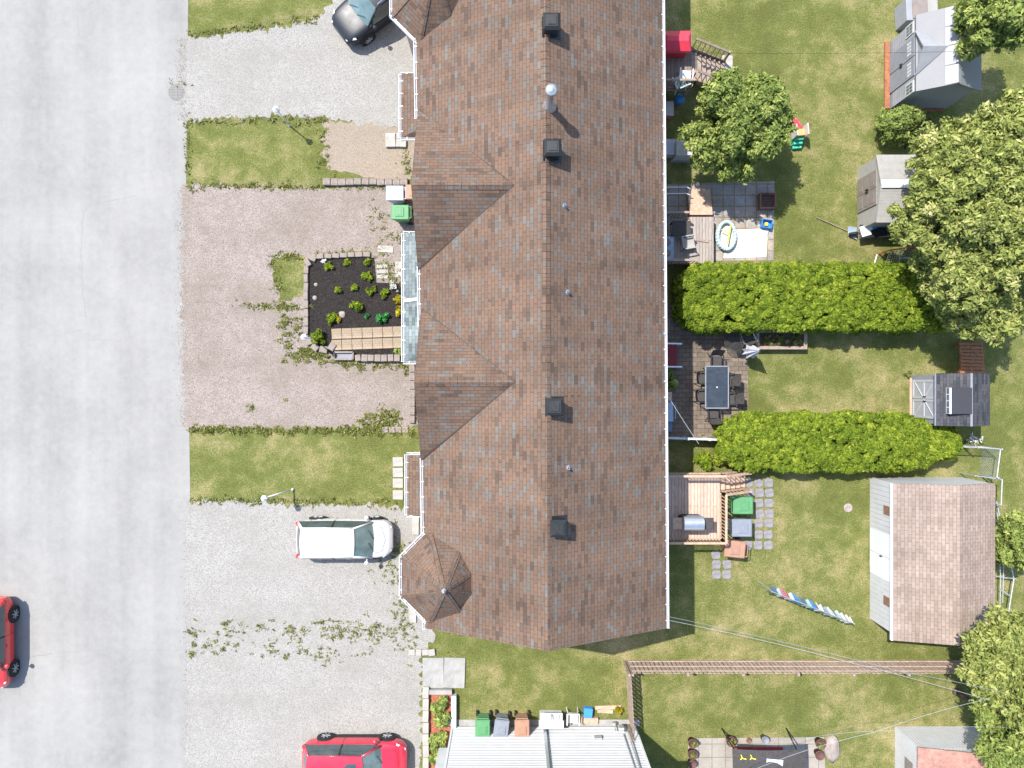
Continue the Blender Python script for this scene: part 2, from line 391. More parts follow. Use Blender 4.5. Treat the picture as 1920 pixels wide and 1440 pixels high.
# ------------------------------------------------------------------ leaf clouds
def leaf_mesh(name, mat, parent, pts, dirs, tone, size, seed, up=.35, aspect=1.7, wild=.7):
    g = np.random.default_rng(seed); n = len(pts)
    nr = dirs + g.normal(0, wild, (n, 3)); nr[:, 2] += up; nr /= np.linalg.norm(nr, axis=1, keepdims=True)
    ax = g.normal(0, 1, (n, 3)) + dirs*.6
    u = ax - (ax*nr).sum(1, keepdims=True)*nr; u /= np.linalg.norm(u, axis=1, keepdims=True)+1e-9
    w = np.cross(nr, u); s = size*np.clip(g.lognormal(-.05, .33, (n, 1)), .45, 1.7)
    u = u*s*aspect*.5; w = w*s*.5
    V = np.stack([pts-u, pts+w*.9+u*.1, pts+u, pts-w*.9+u*.1], 1).reshape(-1, 3)
    if parent is not None: V = V - np.array(parent.location)
    me = bpy.data.meshes.new(name); me.vertices.add(4*n); me.vertices.foreach_set('co', V.ravel().astype('f'))
    me.loops.add(4*n); me.loops.foreach_set('vertex_index', np.arange(4*n, dtype='i'))
    me.polygons.add(n); me.polygons.foreach_set('loop_start', np.arange(0, 4*n, 4, dtype='i'))
    me.update(calc_edges=True)
    at = me.attributes.new('tone', 'FLOAT', 'FACE'); at.data.foreach_set('value', np.clip(tone, 0, 1).astype('f'))
    me.materials.append(mat); o = bpy.data.objects.new(name, me); C.objects.link(o)
    if parent is not None: o.parent = parent
    return o
def cloud(name, mat, parent, blobs, n, size, seed, shell=.22, up=.35, zmin=None, aspect=1.7, wild=.7):
    g = np.random.default_rng(seed); B = np.array(blobs, float)      # x y z r [squash]
    w = B[:, 3]**2; i = g.choice(len(B), n, p=w/w.sum())
    d = g.normal(0, 1, (n, 3)); d[:, 2] += .25; d /= np.linalg.norm(d, axis=1, keepdims=True)
    r = B[i, 3]*(1-shell*g.random(n)**1.3*1.6+.08*g.normal(0, 1, n))
    p = B[i, :3] + d*r[:, None]*np.array([1, 1, .85])
    bt = g.normal(0, .16, len(B)) - .1*(B[:, 3] < .3)*0
    tone = .45 + bt[i] + g.normal(0, .2, n)
    if zmin is not None: k = p[:, 2] > zmin; p, d, tone = p[k], d[k], tone[k]
    return leaf_mesh(name, mat, parent, p, d, tone, size, seed+1, up, aspect, wild)
def crown_blobs(cx, cy, cz, rx, ry, rz, n, r0, r1, seed):
    g = random.Random(seed); out = []
    while len(out) < n:
        x, y, z = (g.uniform(-1, 1) for _ in range(3)); d = math.sqrt(x*x+y*y+z*z)
        if d > 1 or d < .35: continue
        r = g.uniform(r0, r1); out.append((cx+x*rx*.86, cy+y*ry*.86, cz+z*rz*.86, r))
    return out
def limbs(root, cx, cy, h, blobs, r, seed, lean=(0, 0)):
    g = random.Random(seed); m = MB(); top = Vector((cx+lean[0], cy+lean[1], h))
    base = Vector((cx, cy, -.05)); mid = base.lerp(top, .45)+Vector((g.uniform(-.1, .1), g.uniform(-.1, .1), 0))
    m.cyl(base, base.lerp(mid, .12), r*1.5, r*1.05, 10); m.cyl(base.lerp(mid, .12), mid, r*1.05, r*.8, 10); m.cyl(mid, top, r*.8, r*.35, 8)
    for b in blobs[::max(1, len(blobs)//14)]:
        e = Vector(b[:3]); s = base.lerp(top, g.uniform(.4, .9)); k = s.lerp(e, .5)+Vector((0, 0, .15))
        m.cyl(s, k, r*.32, r*.22, 6); m.cyl(k, e, r*.22, r*.08, 5)
    return m.build('trunk', M['bark'], root, True, True)
def tree(name, label, cat, cx, cy, cz, rx, ry, rz, n, leaf, mat, seed, nb=34, br=(.45, .85), lsize=.075, group=None, trunk=.14, up=.35):
    t = thing(name, label, cat, (cx, cy, 0), 0, group)
    b = crown_blobs(cx, cy, cz, rx, ry, rz, nb, br[0], br[1], seed)
    limbs(t, cx, cy, cz+rz*.5, b, trunk, seed)
    g = random.Random(seed+3); sub = []           # sprays: each bough carries many small tufts, some left bare
    for (x, y, z, r) in b:
        for _ in range(int(26*r/.6)+6):
            d = Vector((g.gauss(0, 1), g.gauss(0, 1), g.gauss(.35, .8))).normalized(); k = r*g.uniform(.55, 1.12)
            sub.append((x+d.x*k, y+d.y*k, z+d.z*k*.8, g.uniform(.12, .30)*(r/.6)**.4))
    cloud('crown', mat, t, sub, int(n*1.6), lsize, seed, .45, up, aspect=2.2)
    return t

# ------------------------------------------------------------------ setting: ground sheets
def jag(poly, step, amp, seed):
    g = random.Random(seed); out = []
    for (x0, y0), (x1, y1) in zip(poly, poly[1:]+poly[:1]):
        d = math.hypot(x1-x0, y1-y0); n = max(1, int(d/step)); nx, ny = -(y1-y0)/(d+1e-9), (x1-x0)/(d+1e-9)
        for i in range(n):
            k = i/n; a = 0 if i == 0 else g.gauss(0, amp); out.append((x0+(x1-x0)*k+nx*a, y0+(y1-y0)*k+ny*a))
    return out
def sheet(name, pxs, z, mat, amp=.0, step=.18, seed=1, label=None):
    poly = [G(*p) for p in pxs]
    if amp: poly = jag(poly, step, amp, seed)
    m = MB(); m.add([(x, y, z) for x, y in poly], [tuple(range(len(poly)))])
    o = m.build(name, mat)
    if o.data.polygons[0].normal.z < 0: o.data.flip_normals()
    tag(o, label, None, None, 'structure'); return o
m = MB(); m.add([(-160, -160, 0), (160, -160, 0), (160, 160, 0), (-160, 160, 0)], [(0, 1, 2, 3)])
tag(m.build('lawn', M['grass']), 'green and straw coloured lawn around the houses', None, None, 'structure')
sheet('road', [(-2600, -3500), (353, -3500), (353, 0), (349, 345), (348, 570), (355, 806), (359, 1100), (360, 1440), (362, 4500), (-2600, 4500)], .006, M['road'], label='pale worn asphalt street')
sheet('gravel_driveway', [(341, 71), (450, 60), (560, 44), (610, 22), (650, -60), (760, -60), (800, 70), (800, 240), (735, 238), (640, 226), (520, 214), (440, 222), (341, 227)], .012, M['gravel_gray'], .085, .11, 2, 'pale gravel driveway under the black car')
sheet('dirt_patch', [(603, 228), (700, 232), (790, 242), (790, 345), (700, 333), (620, 320), (600, 290), (608, 255)], .010, M['dirt'], .08, .2, 3, 'bare sandy patch beside the front lawn')
sheet('gravel_driveway', [(341, 346), (600, 354), (740, 346), (800, 350), (800, 800), (700, 797), (600, 806), (470, 803), (345, 801)], .014, M['gravel_pink'], .085, .11, 4, 'pinkish gravel driveway in front of the flower bed')
sheet('gravel_driveway', [(349, 937), (450, 940), (545, 946), (650, 946), (735, 950), (800, 960), (815, 1200), (790, 1232), (792, 1700), (352, 1700), (350, 1200)], .013, M['gravel_gray'], .085, .11, 5, 'pale grey gravel driveway around the white car')
sheet('lawn', [(516, 482), (576, 478), (573, 560), (524, 562), (512, 520)], .018, M['grass'], .09, .15, 9, 'small ragged grass patch left of the flower bed')
sheet('patio', [(1215, 560), (1402, 600), (1403, 830), (1215, 825)], .012, M['patio'], label='brown brick patio under the dining table')
sheet('patio', [(1240, 345), (1452, 340), (1450, 488), (1240, 490)], .010, M['patio_gray'], label='mossy slab patio under the white tarpaulin')
sheet('patio', [(1290, 1384), (1545, 1382), (1555, 1700), (1292, 1700)], .010, M['patio_pale'], label='pale slab patio with dark flower pots')
sheet('mulch_bed', [(577, 492), (594, 485), (702, 483), (706, 530), (790, 533), (790, 672), (640, 672), (600, 655), (578, 632)], .03, M['mulch'], label='dark bark mulch flower bed')
sheet('mulch_bed', [(805, 1297), (850, 1297), (848, 1360), (848, 1500), (805, 1500)], .02, M['redmulch'], label='red mulch bed beside the white house')
sheet('path', [(1340, 883), (1450, 890), (1450, 1055), (1330, 1090), (1325, 1040), (1345, 1010)], .006, M['grass'], label='strip of lawn under the stepping stones')
cr = MB()
def crack(pts, w):
    q = [G3(*p, .009) for p in pts]
    fine = []
    for a, b in zip(q[:-1], q[1:]):
        n = max(2, int((b-a).length/.22))
        fine += [a.lerp(b, i/n)+Vector((rnd.gauss(0, .025), rnd.gauss(0, .025), 0)) for i in range(n)]
    fine.append(q[-1])
    for a, b in zip(fine[:-1], fine[1:]):
        d = (b-a).normalized(); nrm = Vector((-d.y, d.x, 0))*w*rnd.uniform(.5, 1.3)/2
        cr.add([a-nrm, b-nrm, b+nrm, a+nrm], [(0, 1, 2, 3)])
crack([(254, 367), (220, 374), (172, 384), (156, 396), (152, 470), (156, 560), (163, 612)], .022); crack([(110, 628), (155, 618)], .02)
crack([(52, 1232), (90, 1226), (140, 1222), (210, 1218), (300, 1220), (352, 1219)], .03); crack([(145, 0), (147, 70)], .018); crack([(158, 290), (160, 330)], .018)
crack([(165, 637), (225, 640)], .015)
tag(cr.build('road_crack', M['concrete' if False else 'dirt']), 'thin cracks in the street surface', None, None, 'structure')
cr.v and None
bpy.data.objects['road_crack'].data.materials[0] = mk('crack_fill', (.24, .235, .225), .95, .2, 9)

# ------------------------------------------------------------------ the long row house
ZE, ZR = 4.7, 7.05
def lin(a, b): return lambda y: a[0]+(b[0]-a[0])*(y-a[1])/(b[1]-a[1])
eL = lin(G(779, 20, ZE), G(797, 1180, ZE)); eR = lin(G(1242, 20, ZE), G(1250, 1175, ZE)); rdg = lin(G(1022, 20, ZR), G(1027, 1218, ZR))
YB, YT = G(0, 1178, ZE)[1], 20.
house = thing('row_house', 'long row house with brown shingle gable roof and white gutters', 'house', (rdg(0), 0, 0))
def zmain(x, y): return ZE+(ZR-ZE)*(x-eL(y))/(rdg(y)-eL(y))
m = MB()
m.slope([(eL(YB), YB, ZE), (rdg(YB), YB, ZR), (rdg(YT), YT, ZR), (eL(YT), YT, ZE)][::-1], (0, 1, 0), .14)
m.slope([(rdg(YB), YB, ZR), (eR(YB), YB, ZE), (eR(YT), YT, ZE), (rdg(YT), YT, ZR)][::-1], (0, 1, 0), .14)
for i in range(int((YT-YB)/.26)):    # ridge cap tabs
    y = YB+.26*i; x = rdg(y)
    for s in (-1, 1):
        x2 = eL(y) if s < 0 else eR(y); k = .16/abs(x2-x); z2 = ZR-(ZR-ZE)*k
        m.slope([(x, y, ZR+.022), (x+(x2-x)*k, y, z2+.022), (x+(x2-x)*k, y+.25, z2+.014), (x, y+.25, ZR+.014)][::s], (0, 1, 0))
roof = m.build('roof', M['shingle'], house, True)
def fix(o):
    for p in o.data.polygons: pass
def cross_gable(pyc, y_a, y_b, zp=6.5):
    yc = G(0, pyc, zp)[1]; ya, yb = G(0, y_a, ZE)[1], G(0, y_b, ZE)[1]
    xf = eL(yc)-.02; xb = eL(yc)+(rdg(yc)-eL(yc))*(zp-ZE)/(ZR-ZE)
    m = MB()
    pk, bk = Vector((xf, yc, zp+.03)), Vector((xb, yc, zp+.02))
    for ye in (ya, yb):
        e = Vector((xf, ye, ZE+.03)); f = [pk, bk, e] if ye > yc else [bk, pk, e]
        if (f[1]-f[0]).cross(f[2]-f[0]).z < 0: f = f[::-1]
        m.slope(f, (1, 0, 0))
        # rake board edge
        m.slope([pk, e, e-Vector((0, 0, .16)), pk-Vector((0, 0, .16))], (0, 1, 0))
    n = int(abs(xb-xf)/.26)
    for i in range(n):
        x = xf+.26*i
        for s in (ya, yb):
            k = .16/abs(s-yc); f = [Vector((x, yc, zp+.05)), Vector((x+.25, yc, zp+.042)), Vector((x+.25, yc+(s-yc)*k, zp+.042-(zp-ZE)*k)), Vector((x, yc+(s-yc)*k, zp+.05-(zp-ZE)*k))]
            if (f[1]-f[0]).cross(f[2]-f[0]).z < 0: f = f[::-1]
            m.slope(f, (1, 0, 0))
    m.build('gable_roof', M['shingle'], roof).location = (-house.location.x, -house.location.y, 0)
    w = MB(); x = xf+.35; w.add([(x, ya, ZE-.1), (x, yb, ZE-.1), (x, yc, zp-.15)], [(0, 1, 2), (2, 1, 0)])
    w.build('gable_wall', M['vinyl'], house, True)
    v = MB()       # dark valley seams
    for ye in (ya, yb):
        a = Vector((xf+.05, ye, ZE+.045)); b = bk+Vector((0, 0, .022)); d = (b-a).normalized(); nn = Vector((-d.y, d.x, 0))*.016
        v.add([a-nn, b-nn, b+nn, a+nn], [(0, 1, 2, 3)])
    o = v.build('valley_seam', M['valley'], roof); o.location = (-house.location.x, -house.location.y, 0)
cross_gable(716, 578, 862)
cross_gable(347, 205, 505)
def turret(cx, cy, ap, zp, name='turret_roof'):
    m = MB(); k = ap/math.cos(math.pi/8)
    P8 = [Vector((cx+k*math.cos(math.pi/8+i*math.pi/4), cy+k*math.sin(math.pi/8+i*math.pi/4), ZE+.012)) for i in range(8)]
    ap_ = Vector((cx, cy, zp))
    for i in range(8):
        a, b = P8[i], P8[(i+1) % 8]; m.slope([a, b, ap_], b-a)
    for i in range(8):   # hip caps
        a = P8[i]; n = 8
        for j in range(n):
            p, q = a.lerp(ap_, j/n)+Vector((0, 0, .03)), a.lerp(ap_, (j+.96)/n)+Vector((0, 0, .02)); d = (q-p).normalized(); s = Vector((-d.y, d.x, 0)).normalized()*.1
            dn = Vector((0, 0, -.025)); f = [p-s+dn, p, q, q-s+dn]; g = [p, p+s+dn, q+s+dn, q]
            for ff in (f, g):
                if (ff[1]-ff[0]).cross(ff[2]-ff[0]).z < 0: ff = ff[::-1]
                m.slope(ff, d)
    o = m.build(name, M['shingle'], roof); o.location = (-house.location.x, -house.location.y, 0)
    f = MB(); f.lathe((cx, cy, zp-.03), [(.09, 0), (.09, .05), (.03, .09), (.05, .15), (.01, .24)], 10)
    o = f.build('finial', M['galv'], roof, False, True); o.location = (-house.location.x, -house.location.y, 0)
    w = MB(); P6 = [(cx+(p.x-cx)*.84, cy+(p.y-cy)*.84) for p in P8]; w.prism(P6, 0, ZE-.05); w.build('turret_wall', M['housebrick'], house, True)
    g = MB()
    ring = [p.copy() for p in P8]
    for i in (2, 3, 4):
        gutter(g, ring[i], ring[i+1], Vector((cx, cy, 0)))
    g.build('gutter', M['white'], house, True)
def gutter(g, a, b, inside):
    # half-open white eaves trough with strap hangers, on the outer side of the line a-b
    a = Vector(a); b = Vector(b); d = (b-a); L = d.length; d.normalize(); n = Vector((-d.y, d.x, 0))
    if (inside-(a+b)/2).dot(n) > 0: n = -n
    up = Vector((0, 0, 1))
    def strip(o, i, z0, z1): g.bar(a+n*(o+i)/2+up*(z0+z1)/2, b+n*(o+i)/2+up*(z0+z1)/2, abs(i-o), z1-z0)
    strip(.0, .014, -.13, -.01); strip(.075, .098, -.13, .0); strip(.0, .09, -.14, -.128)
    k = int(L/.62)
    for i in range(k+1):
        p = a+d*(L*(i+.5)/(k+1)) - up*.0; g.bar(p-n*.09+up*.022, p+n*.09+up*.008, .026, .006)
    for e in (a, b): g.bar(e+up*-.07, e+n*.12+up*-.07, .012, .12)
mm = Vector((rdg(0), 0, 0))
turret(-2.43, -7.40, 1.81, 6.6)
turret(G(735, 0, ZE)[0]+1.81, G(0, -7, ZE)[1], 1.81, 6.6)
g = MB(); gutter(g, (eR(YB), YB, ZE), (eR(YT), YT, ZE), Vector((0, 0, 0))); g.build('gutter', M['white'], house, True)
for y0, y1 in ((72, 222), (500, 612), (860, 1003), (1180, 1150)):
    a, b = G(0, y0, ZE)[1], G(0, y1, ZE)[1]; g = MB(); gutter(g, (eL(a), a, ZE), (eL(b), b, ZE), Vector((2, (a+b)/2, 0))); g.build('gutter', M['white'], house, True)
m = MB(); WL, WR = -3.1, 5.45
m.bx(WL, YB+.35, 0, WR, YT-.3, ZE-.1)
m.add([(WL, YB+.35, ZE-.1), (WR, YB+.35, ZE-.1), (rdg(YB), YB+.35, ZR-.2)], [(0, 1, 2)])
m.build('wall', M['housebrick'], house, True)
for y, w_, h_, z in ((11.5, .95, 2.05, 1.0), (4.2, .95, 2.05, 1.0), (1.2, .95, 2.05, .95), (-6.2, .95, 2.05, 1.0)):      # back doors
    d = MB(); d.bx(WR-.02, y-w_/2, z, WR+.05, y+w_/2, z+h_); o = d.build('door', M['white'], house, True)
    p = MB(); p.bx(WR+.045, y-w_*.32, z+1.1, WR+.058, y+w_*.32, z+1.9); q = p.build('pane', M['pane'], o); q.location = (-house.location.x, 0, 0)
for y in (14, 9, 6.5, 2.9, -1, -3.2, -9):
    f = MB(); f.bx(WR-.02, y-.6, 2.0, WR+.04, y+.6, 3.2); o = f.build('window', M['white'], house, True)
    p = MB(); p.bx(WR+.035, y-.5, 2.1, WR+.046, y+.5, 3.1); q = p.build('pane', M['pane'], o); q.location = (-house.location.x, 0, 0)
# porch roofs over the front doors
def porch(name, px0, px1, py0, py1, mat, hip_lo, z0=2.9, z1=3.35):
    x0 = G(px0, 0, z0)[0]; x1 = -3.05; ya, yb = G(0, py0, z0)[1], G(0, py1, z0)[1]
    m = MB(); h = .55 if hip_lo else 0
    m.slope([(x0, yb, z0), (x1, yb+h, z1), (x1, ya, z1), (x0, ya, z0)][::-1], (0, 1, 0), .1)
    if hip_lo: m.slope([(x0, yb, z0), (x1, yb, z0), (x1, yb+h, z1)], (1, 0, 0))
    o = m.build(name, mat, house, True)
    for p in o.data.polygons: pass
    g = MB(); ins = Vector((0, (ya+yb)/2, 0)); gutter(g, (x0, ya, z0), (x0, yb, z0), ins); gutter(g, (x0, ya, z0), (x1, ya, z0), Vector((x0, (ya+yb)/2, 0))); gutter(g, (x0, yb, z0), (x1, yb, z0), Vector((x0, (ya+yb)/2, 0)))
    g.build('gutter', M['white'], house, True)
    for y in (ya-.55, yb+.75): p = MB(); p.bx(x0+.25, y-.05, 0, x0+.35, y+.05, z0-.05); p.build('porch_post', M['white'], house, True)
    return x0, x1, ya, yb
porch('porch_roof', 752, 0, 140, 258, M['shingle'], True)
x0, x1, ya, yb = porch('porch_roof', 757, 0, 438, 678, M['shingle_teal'], True)
m = MB(); yy = G(0, 561, 3.1)[1]; m.bar((x0, yy-.04, 2.93), (x1, yy+.06, 3.4), .12, .02); m.build('porch_flashing', M['white'], house, True)
porch('porch_roof', 763, 0, 853, 965, M['shingle'], False)
# roof fittings
def rz_right(x, y): return ZR-(ZR-ZE)*(x-rdg(y))/(eR(y)-rdg(y))
def vent(px, py):
    x, y = G(px, py, 7.0); z = rz_right(x, y); m = MB(); s = .24
    m.prism([(x-s, y-s), (x+s, y-s), (x+s, y+s), (x-s, y+s)], z-.15, z+.5); m.prism([(x-.3, y-.3), (x+.3, y-.3), (x+.3, y+.3), (x-.3, y+.3)], z+.5, z+.6, [(x-.2, y-.2), (x+.2, y-.2), (x+.2, y+.2), (x-.2, y+.2)])
    m.box((x+.02, y, z-.02), (.74, .7, .03), 0, ('Y', math.atan((ZR-ZE)/4.6)))
    m.prism([(x-.15, y-.15), (x+.15, y-.15), (x+.15, y+.15), (x-.15, y+.15)], z+.6, z+.63)
    o = m.build('roof_vent', M['black'], roof); o.location = (-house.location.x, 0, 0)
for p in ((1033, 52), (1035, 284), (1039, 762), (1046, 987)): vent(*p)
for px, py in ((1058, 388), (1064, 549), (1065, 877)):
    x, y = G(px, py, 6.6); z = rz_right(x, y); m = MB(); m.lathe((x, y, z-.1), [(.13, 0), (.11, .1), (.055, .16), (.045, .32), (.036, .32), (.03, .2)], 14)
    o = m.build('vent_pipe', M['slate'], roof, False, True); o.location = (-house.location.x, 0, 0)
x, y = G(1029, 203, 6.8); z = rz_right(x, y); m = MB()
m.lathe((x, y, z-.15), [(.26, 0), (.25, .17), (.14, .3), (.135, 1.3), (.15, 1.32), (.15, 1.38), (.10, 1.40), (.10, 1.47), (.20, 1.48), (.20, 1.60), (.05, 1.66)], 20)
o = m.build('chimney', M['steel'], roof, False, True); o.location = (-house.location.x, 0, 0)

# ------------------------------------------------------------------ hedges and trees
def hedge(label, px0, px1, py0, py1, h, n, seed, mat, endtaper=(.5, .5), name='cedar_hedge'):
    x0, y1 = G(px0, py0, h*.85); x1, y0 = G(px1, py1, h*.85); g = random.Random(seed)
    t = thing(name, label, 'hedge', ((x0+x1)/2, (y0+y1)/2, 0)); L = x1-x0; Wd = y1-y0; yc = (y0+y1)/2
    def wid(x):
        k0 = min(1, (x-x0)/endtaper[0]) if endtaper[0] else 1; k1 = min(1, (x1-x)/endtaper[1]) if endtaper[1] else 1
        return Wd*(.35+.65*math.sqrt(max(0, min(k0, k1))))
    B = []; F = []; core = MB()
    for i in range(int(L*Wd*46)):        # small tufts over the clipped top
        x = x0+.08+(L-.16)*g.random(); w = wid(x)-.22; v = g.uniform(-1, 1); bump = .05*math.sin(2.1*x+1.7*v)+.04*math.sin(5.3*x-3*v)
        B.append((x+g.gauss(0, .02), yc+v*w/2, h-.12-.30*abs(v)**5+bump+g.gauss(0, .045), g.uniform(.10, .19)))
    for i in range(int(L*h*42)):         # and down both faces
        x = x0+.08+(L-.16)*g.random(); w = wid(x)-.2; sd = g.choice((-1, 1)); z = g.uniform(.1, h-.25); B.append((x, yc+sd*(w/2+.05*math.sin(3*x+2*z)+g.gauss(0, .04)), z, g.uniform(.10, .19)))
    for i in range(int(Wd*h*40)):
        v = g.uniform(-1, 1); e = g.choice((0, 1)); z = g.uniform(.1, h-.25); xx = (x0+.1, x1-.1)[e]; B.append((xx+g.gauss(0, .05), yc+v*wid(xx)/2, z, g.uniform(.10, .19)))
    for i in range(int(L*Wd*5)):
        x = x0+.3+(L-.6)*g.random(); F.append((x, yc+g.uniform(-.5, .5)*(wid(x)-.8), g.uniform(.4, h-.5), .4))
    k = max(2, int(L/.8))
    for i in range(k):
        core = MB(); x = x0+.45+(L-.9)*i/(k-1); w = wid(x)-1.0; core.cyl((x, yc, -.05), (x, yc, h*.7), .07, .03, 7)
        for s in (-.3, .3): core.cyl((x, yc, .3), (x+g.uniform(-.2, .2), yc+s*w, h-.5), .03, .012, 5)
        core.build('trunk', M['bark'], t, True)
    cloud('foliage', mat, t, B, int(n*1.35), .057, seed, .3, .55, aspect=2.2, wild=.6)
    cloud('inner_foliage', mat, t, F, n//5, .17, seed+5, .4, .5)
    return t
hedge('clipped bright green cedar hedge above the planter box', 1279, 1800, 494, 617, 2.1, 190000, 11, M['cedar'], (.7, .3))
hedge('rounded bright green cedar hedge in front of the small grey shed', 1356, 1797, 777, 884, 1.5, 160000, 12, M['cedar'], (1.0, 2.6))
def tr(px, py, z, rx, ry, rz, **k): x, y = G(px, py, z); return (x, y, z, rx, ry, rz), k
def put_tree(name, label, px, py, z, rx, ry, rz, n, mat, seed, **k):
    x, y = G(px, py, z); return tree(name, label, 'tree', x, y, z, rx, ry, rz, n, 0, mat, seed, **k)
put_tree('maple_tree', 'round leafy tree beside the wooden back stairs', 1384, 226, 3.1, 1.98, 2.15, 1.5, 42000, M['maple'], 21, nb=40, br=(.32, .8), lsize=.078, trunk=.13)
put_tree('large_tree', 'large feathery tree overhanging the beige resin shed', 1828, 395, 4.6, 2.9, 4.0, 2.4, 150000, M['conifer'], 22, nb=85, br=(.45, 1.0), lsize=.078, trunk=.25)
put_tree('large_tree', 'feathery tree at the right edge above the pallet', 1850, 560, 3.6, 1.5, 1.6, 1.6, 42000, M['conifer'], 23, nb=50, br=(.4, .7), lsize=.075, trunk=.14)
put_tree('large_tree', 'pale green tree at the right edge behind the large grey shed', 1905, 300, 4.8, 2.6, 2.6, 2.0, 60000, M['conifer'], 29, nb=45, br=(.45, 1.0), lsize=.078, trunk=.2)
put_tree('large_tree', 'leafy tree in the top right corner behind the large grey shed', 1860, 22, 4.2, 1.0, 1.7, 1.4, 24000, M['maple'], 24, nb=24, br=(.4, .7), lsize=.078, trunk=.12)
put_tree('large_tree', 'tall tree in the bottom right corner above the corrugated shed', 1915, 1265, 4.6, 1.7, 2.2, 1.8, 50000, M['conifer'], 25, nb=60, br=(.45, .8), lsize=.078, trunk=.18)
put_tree('large_tree', 'smaller tree in the bottom right corner beside the corrugated shed', 1898, 1370, 3.6, 1.1, 1.9, 1.5, 30000, M['maple'], 26, nb=30, br=(.4, .7), lsize=.075, trunk=.13)
put_tree('bushy_tree', 'low dark green tree behind the white garage', 1912, 1010, 2.2, .55, 1.2, 1.2, 14000, M['maple'], 27, nb=20, br=(.3, .5), lsize=.07, trunk=.08)
x, y = G(1694, 226, 1.2)
tree('round_shrub', 'round green shrub below the large grey shed', 'shrub', x, y, 1.0, .8, .72, .8, 15000, 0, M['maple'], 28, nb=22, br=(.25, .42), lsize=.07, trunk=.05)

# ------------------------------------------------------------------ weeds and turf fringe (nobody could count them)
def tufts(name, label, spots, mat, seed, size=.055, cat=None, dens=.5):
    g = np.random.default_rng(seed); P = []; D = []; T = []
    for px, py, rx, ry, n in spots:
        n = max(3, int(n*dens))
        x, y = G(px, py); k = .024
        q = np.zeros((n, 3)); q[:, 0] = x+g.normal(0, rx*k*.55, n); q[:, 1] = y+g.normal(0, ry*k*.55, n); q[:, 2] = .02+g.random(n)**2*.06
        d = g.normal(0, 1, (n, 3)); d[:, 2] = np.abs(d[:, 2])+.6; d /= np.linalg.norm(d, axis=1, keepdims=True)
        P.append(q); D.append(d); T.append(g.uniform(.1, .9)*.5+.25+g.normal(0, .22, n))
    o = leaf_mesh(name, mat, None, np.concatenate(P), np.concatenate(D), np.concatenate(T), size, seed, .3, 2.4)
    return tag(o, label, 'weeds', None, 'stuff')
g = random.Random(5); S = []
def line(x0, y0, x1, y1, n, rx, ry, k): 
    for i in range(n): t = g.random(); S.append((x0+(x1-x0)*t+g.gauss(0, rx), y0+(y1-y0)*t+g.gauss(0, ry), g.uniform(3, 9), g.uniform(2, 6), int(k*g.uniform(.3, 1.5))))
line(360, 806, 700, 808, 120, 3, 3, 45); line(680, 805, 740, 780, 60, 14, 10, 40); line(700, 808, 780, 812, 20, 5, 4, 30)
line(500, 574, 570, 577, 22, 14, 3, 30); line(535, 590, 545, 660, 30, 8, 8, 30); line(560, 590, 555, 640, 16, 6, 8, 22)
line(560, 660, 620, 670, 55, 12, 6, 45); line(620, 670, 680, 685, 26, 8, 5, 30); line(690, 682, 770, 690, 20, 10, 5, 24)
S.append((472, 764, 6, 6, 90)); S.append((717, 775, 10, 14, 160)); S.append((536, 750, 3, 3, 20)); S.append((532, 676, 5, 4, 50)); S.append((763, 695, 5, 12, 90))
line(440, 572, 520, 574, 22, 6, 3, 12)
tufts('weeds', 'green weeds growing through the pinkish gravel', S, M['weed'], 31)
S = []; line(360, 1172, 760, 1185, 70, 20, 8, 26); line(380, 1210, 640, 1225, 60, 20, 10, 24); line(600, 1180, 790, 1200, 80, 16, 12, 28); line(735, 990, 765, 1080, 50, 12, 20, 26); line(750, 1110, 760, 1190, 40, 10, 18, 26); line(700, 1060, 750, 1080, 20, 14, 14, 22)
tufts('weeds', 'green weeds growing through the pale grey gravel', S, M['weed'], 32, .05, None, .35)
S = []; line(515, 480, 570, 484, 26, 5, 4, 36); line(516, 484, 524, 560, 26, 5, 8, 30); line(700, 400, 750, 460, 40, 14, 20, 22); line(640, 352, 740, 352, 30, 16, 4, 26); line(352, 350, 600, 350, 70, 6, 3, 34); line(590, 474, 700, 476, 30, 6, 3, 30)
line(705, 490, 755, 525, 50, 12, 12, 26); line(352, 228, 600, 224, 60, 6, 3, 30); line(352, 66, 600, 36, 60, 6, 3, 30); line(605, 235, 612, 320, 30, 6, 10, 26); line(360, 936, 735, 944, 110, 6, 4, 30)
line(318, 152, 345, 158, 6, 6, 2, 12); line(352, 230, 352, 330, 30, 2, 10, 18); line(360, 1172, 362, 1230, 16, 2, 8, 26); line(760, 280, 768, 335, 20, 5, 12, 30)
tufts('turf_fringe', 'ragged grass along the edges of the driveways', S, M['weed'], 33, .05, None, .3)

g = random.Random(77); m = MB()
def stone(x, y, r):
    a = g.uniform(0, 6.28); q = [(x+r*math.cos(a+k*1.57)*g.uniform(.6, 1.1), y+r*math.sin(a+k*1.57)*g.uniform(.6, 1.1), .004) for k in range(4)]
    m.add(q+[(x, y, r*.8)], [(0, 1, 4), (1, 2, 4), (2, 3, 4), (3, 0, 4)])
for _ in range(5200):
    py = g.choice((g.uniform(72, 226), g.uniform(347, 800), g.uniform(347, 800), g.uniform(938, 1440))); px = 350-abs(g.gauss(0, 9)) + (8 if py > 850 else 0)
    stone(*G(px, py), g.uniform(.012, .03))
for _ in range(1500):
    y0_ = g.choice((66, 226, 347, 803, 940)); px = g.uniform(355, 600); stone(*G(px, (72-(px-350)*.2 if y0_ == 66 else y0_)+g.gauss(0, 5)), g.uniform(.012, .03))
tag(m.build('loose_gravel', M['gravel_pink']), 'loose stones spilling from the driveways', 'gravel', None, 'stuff')

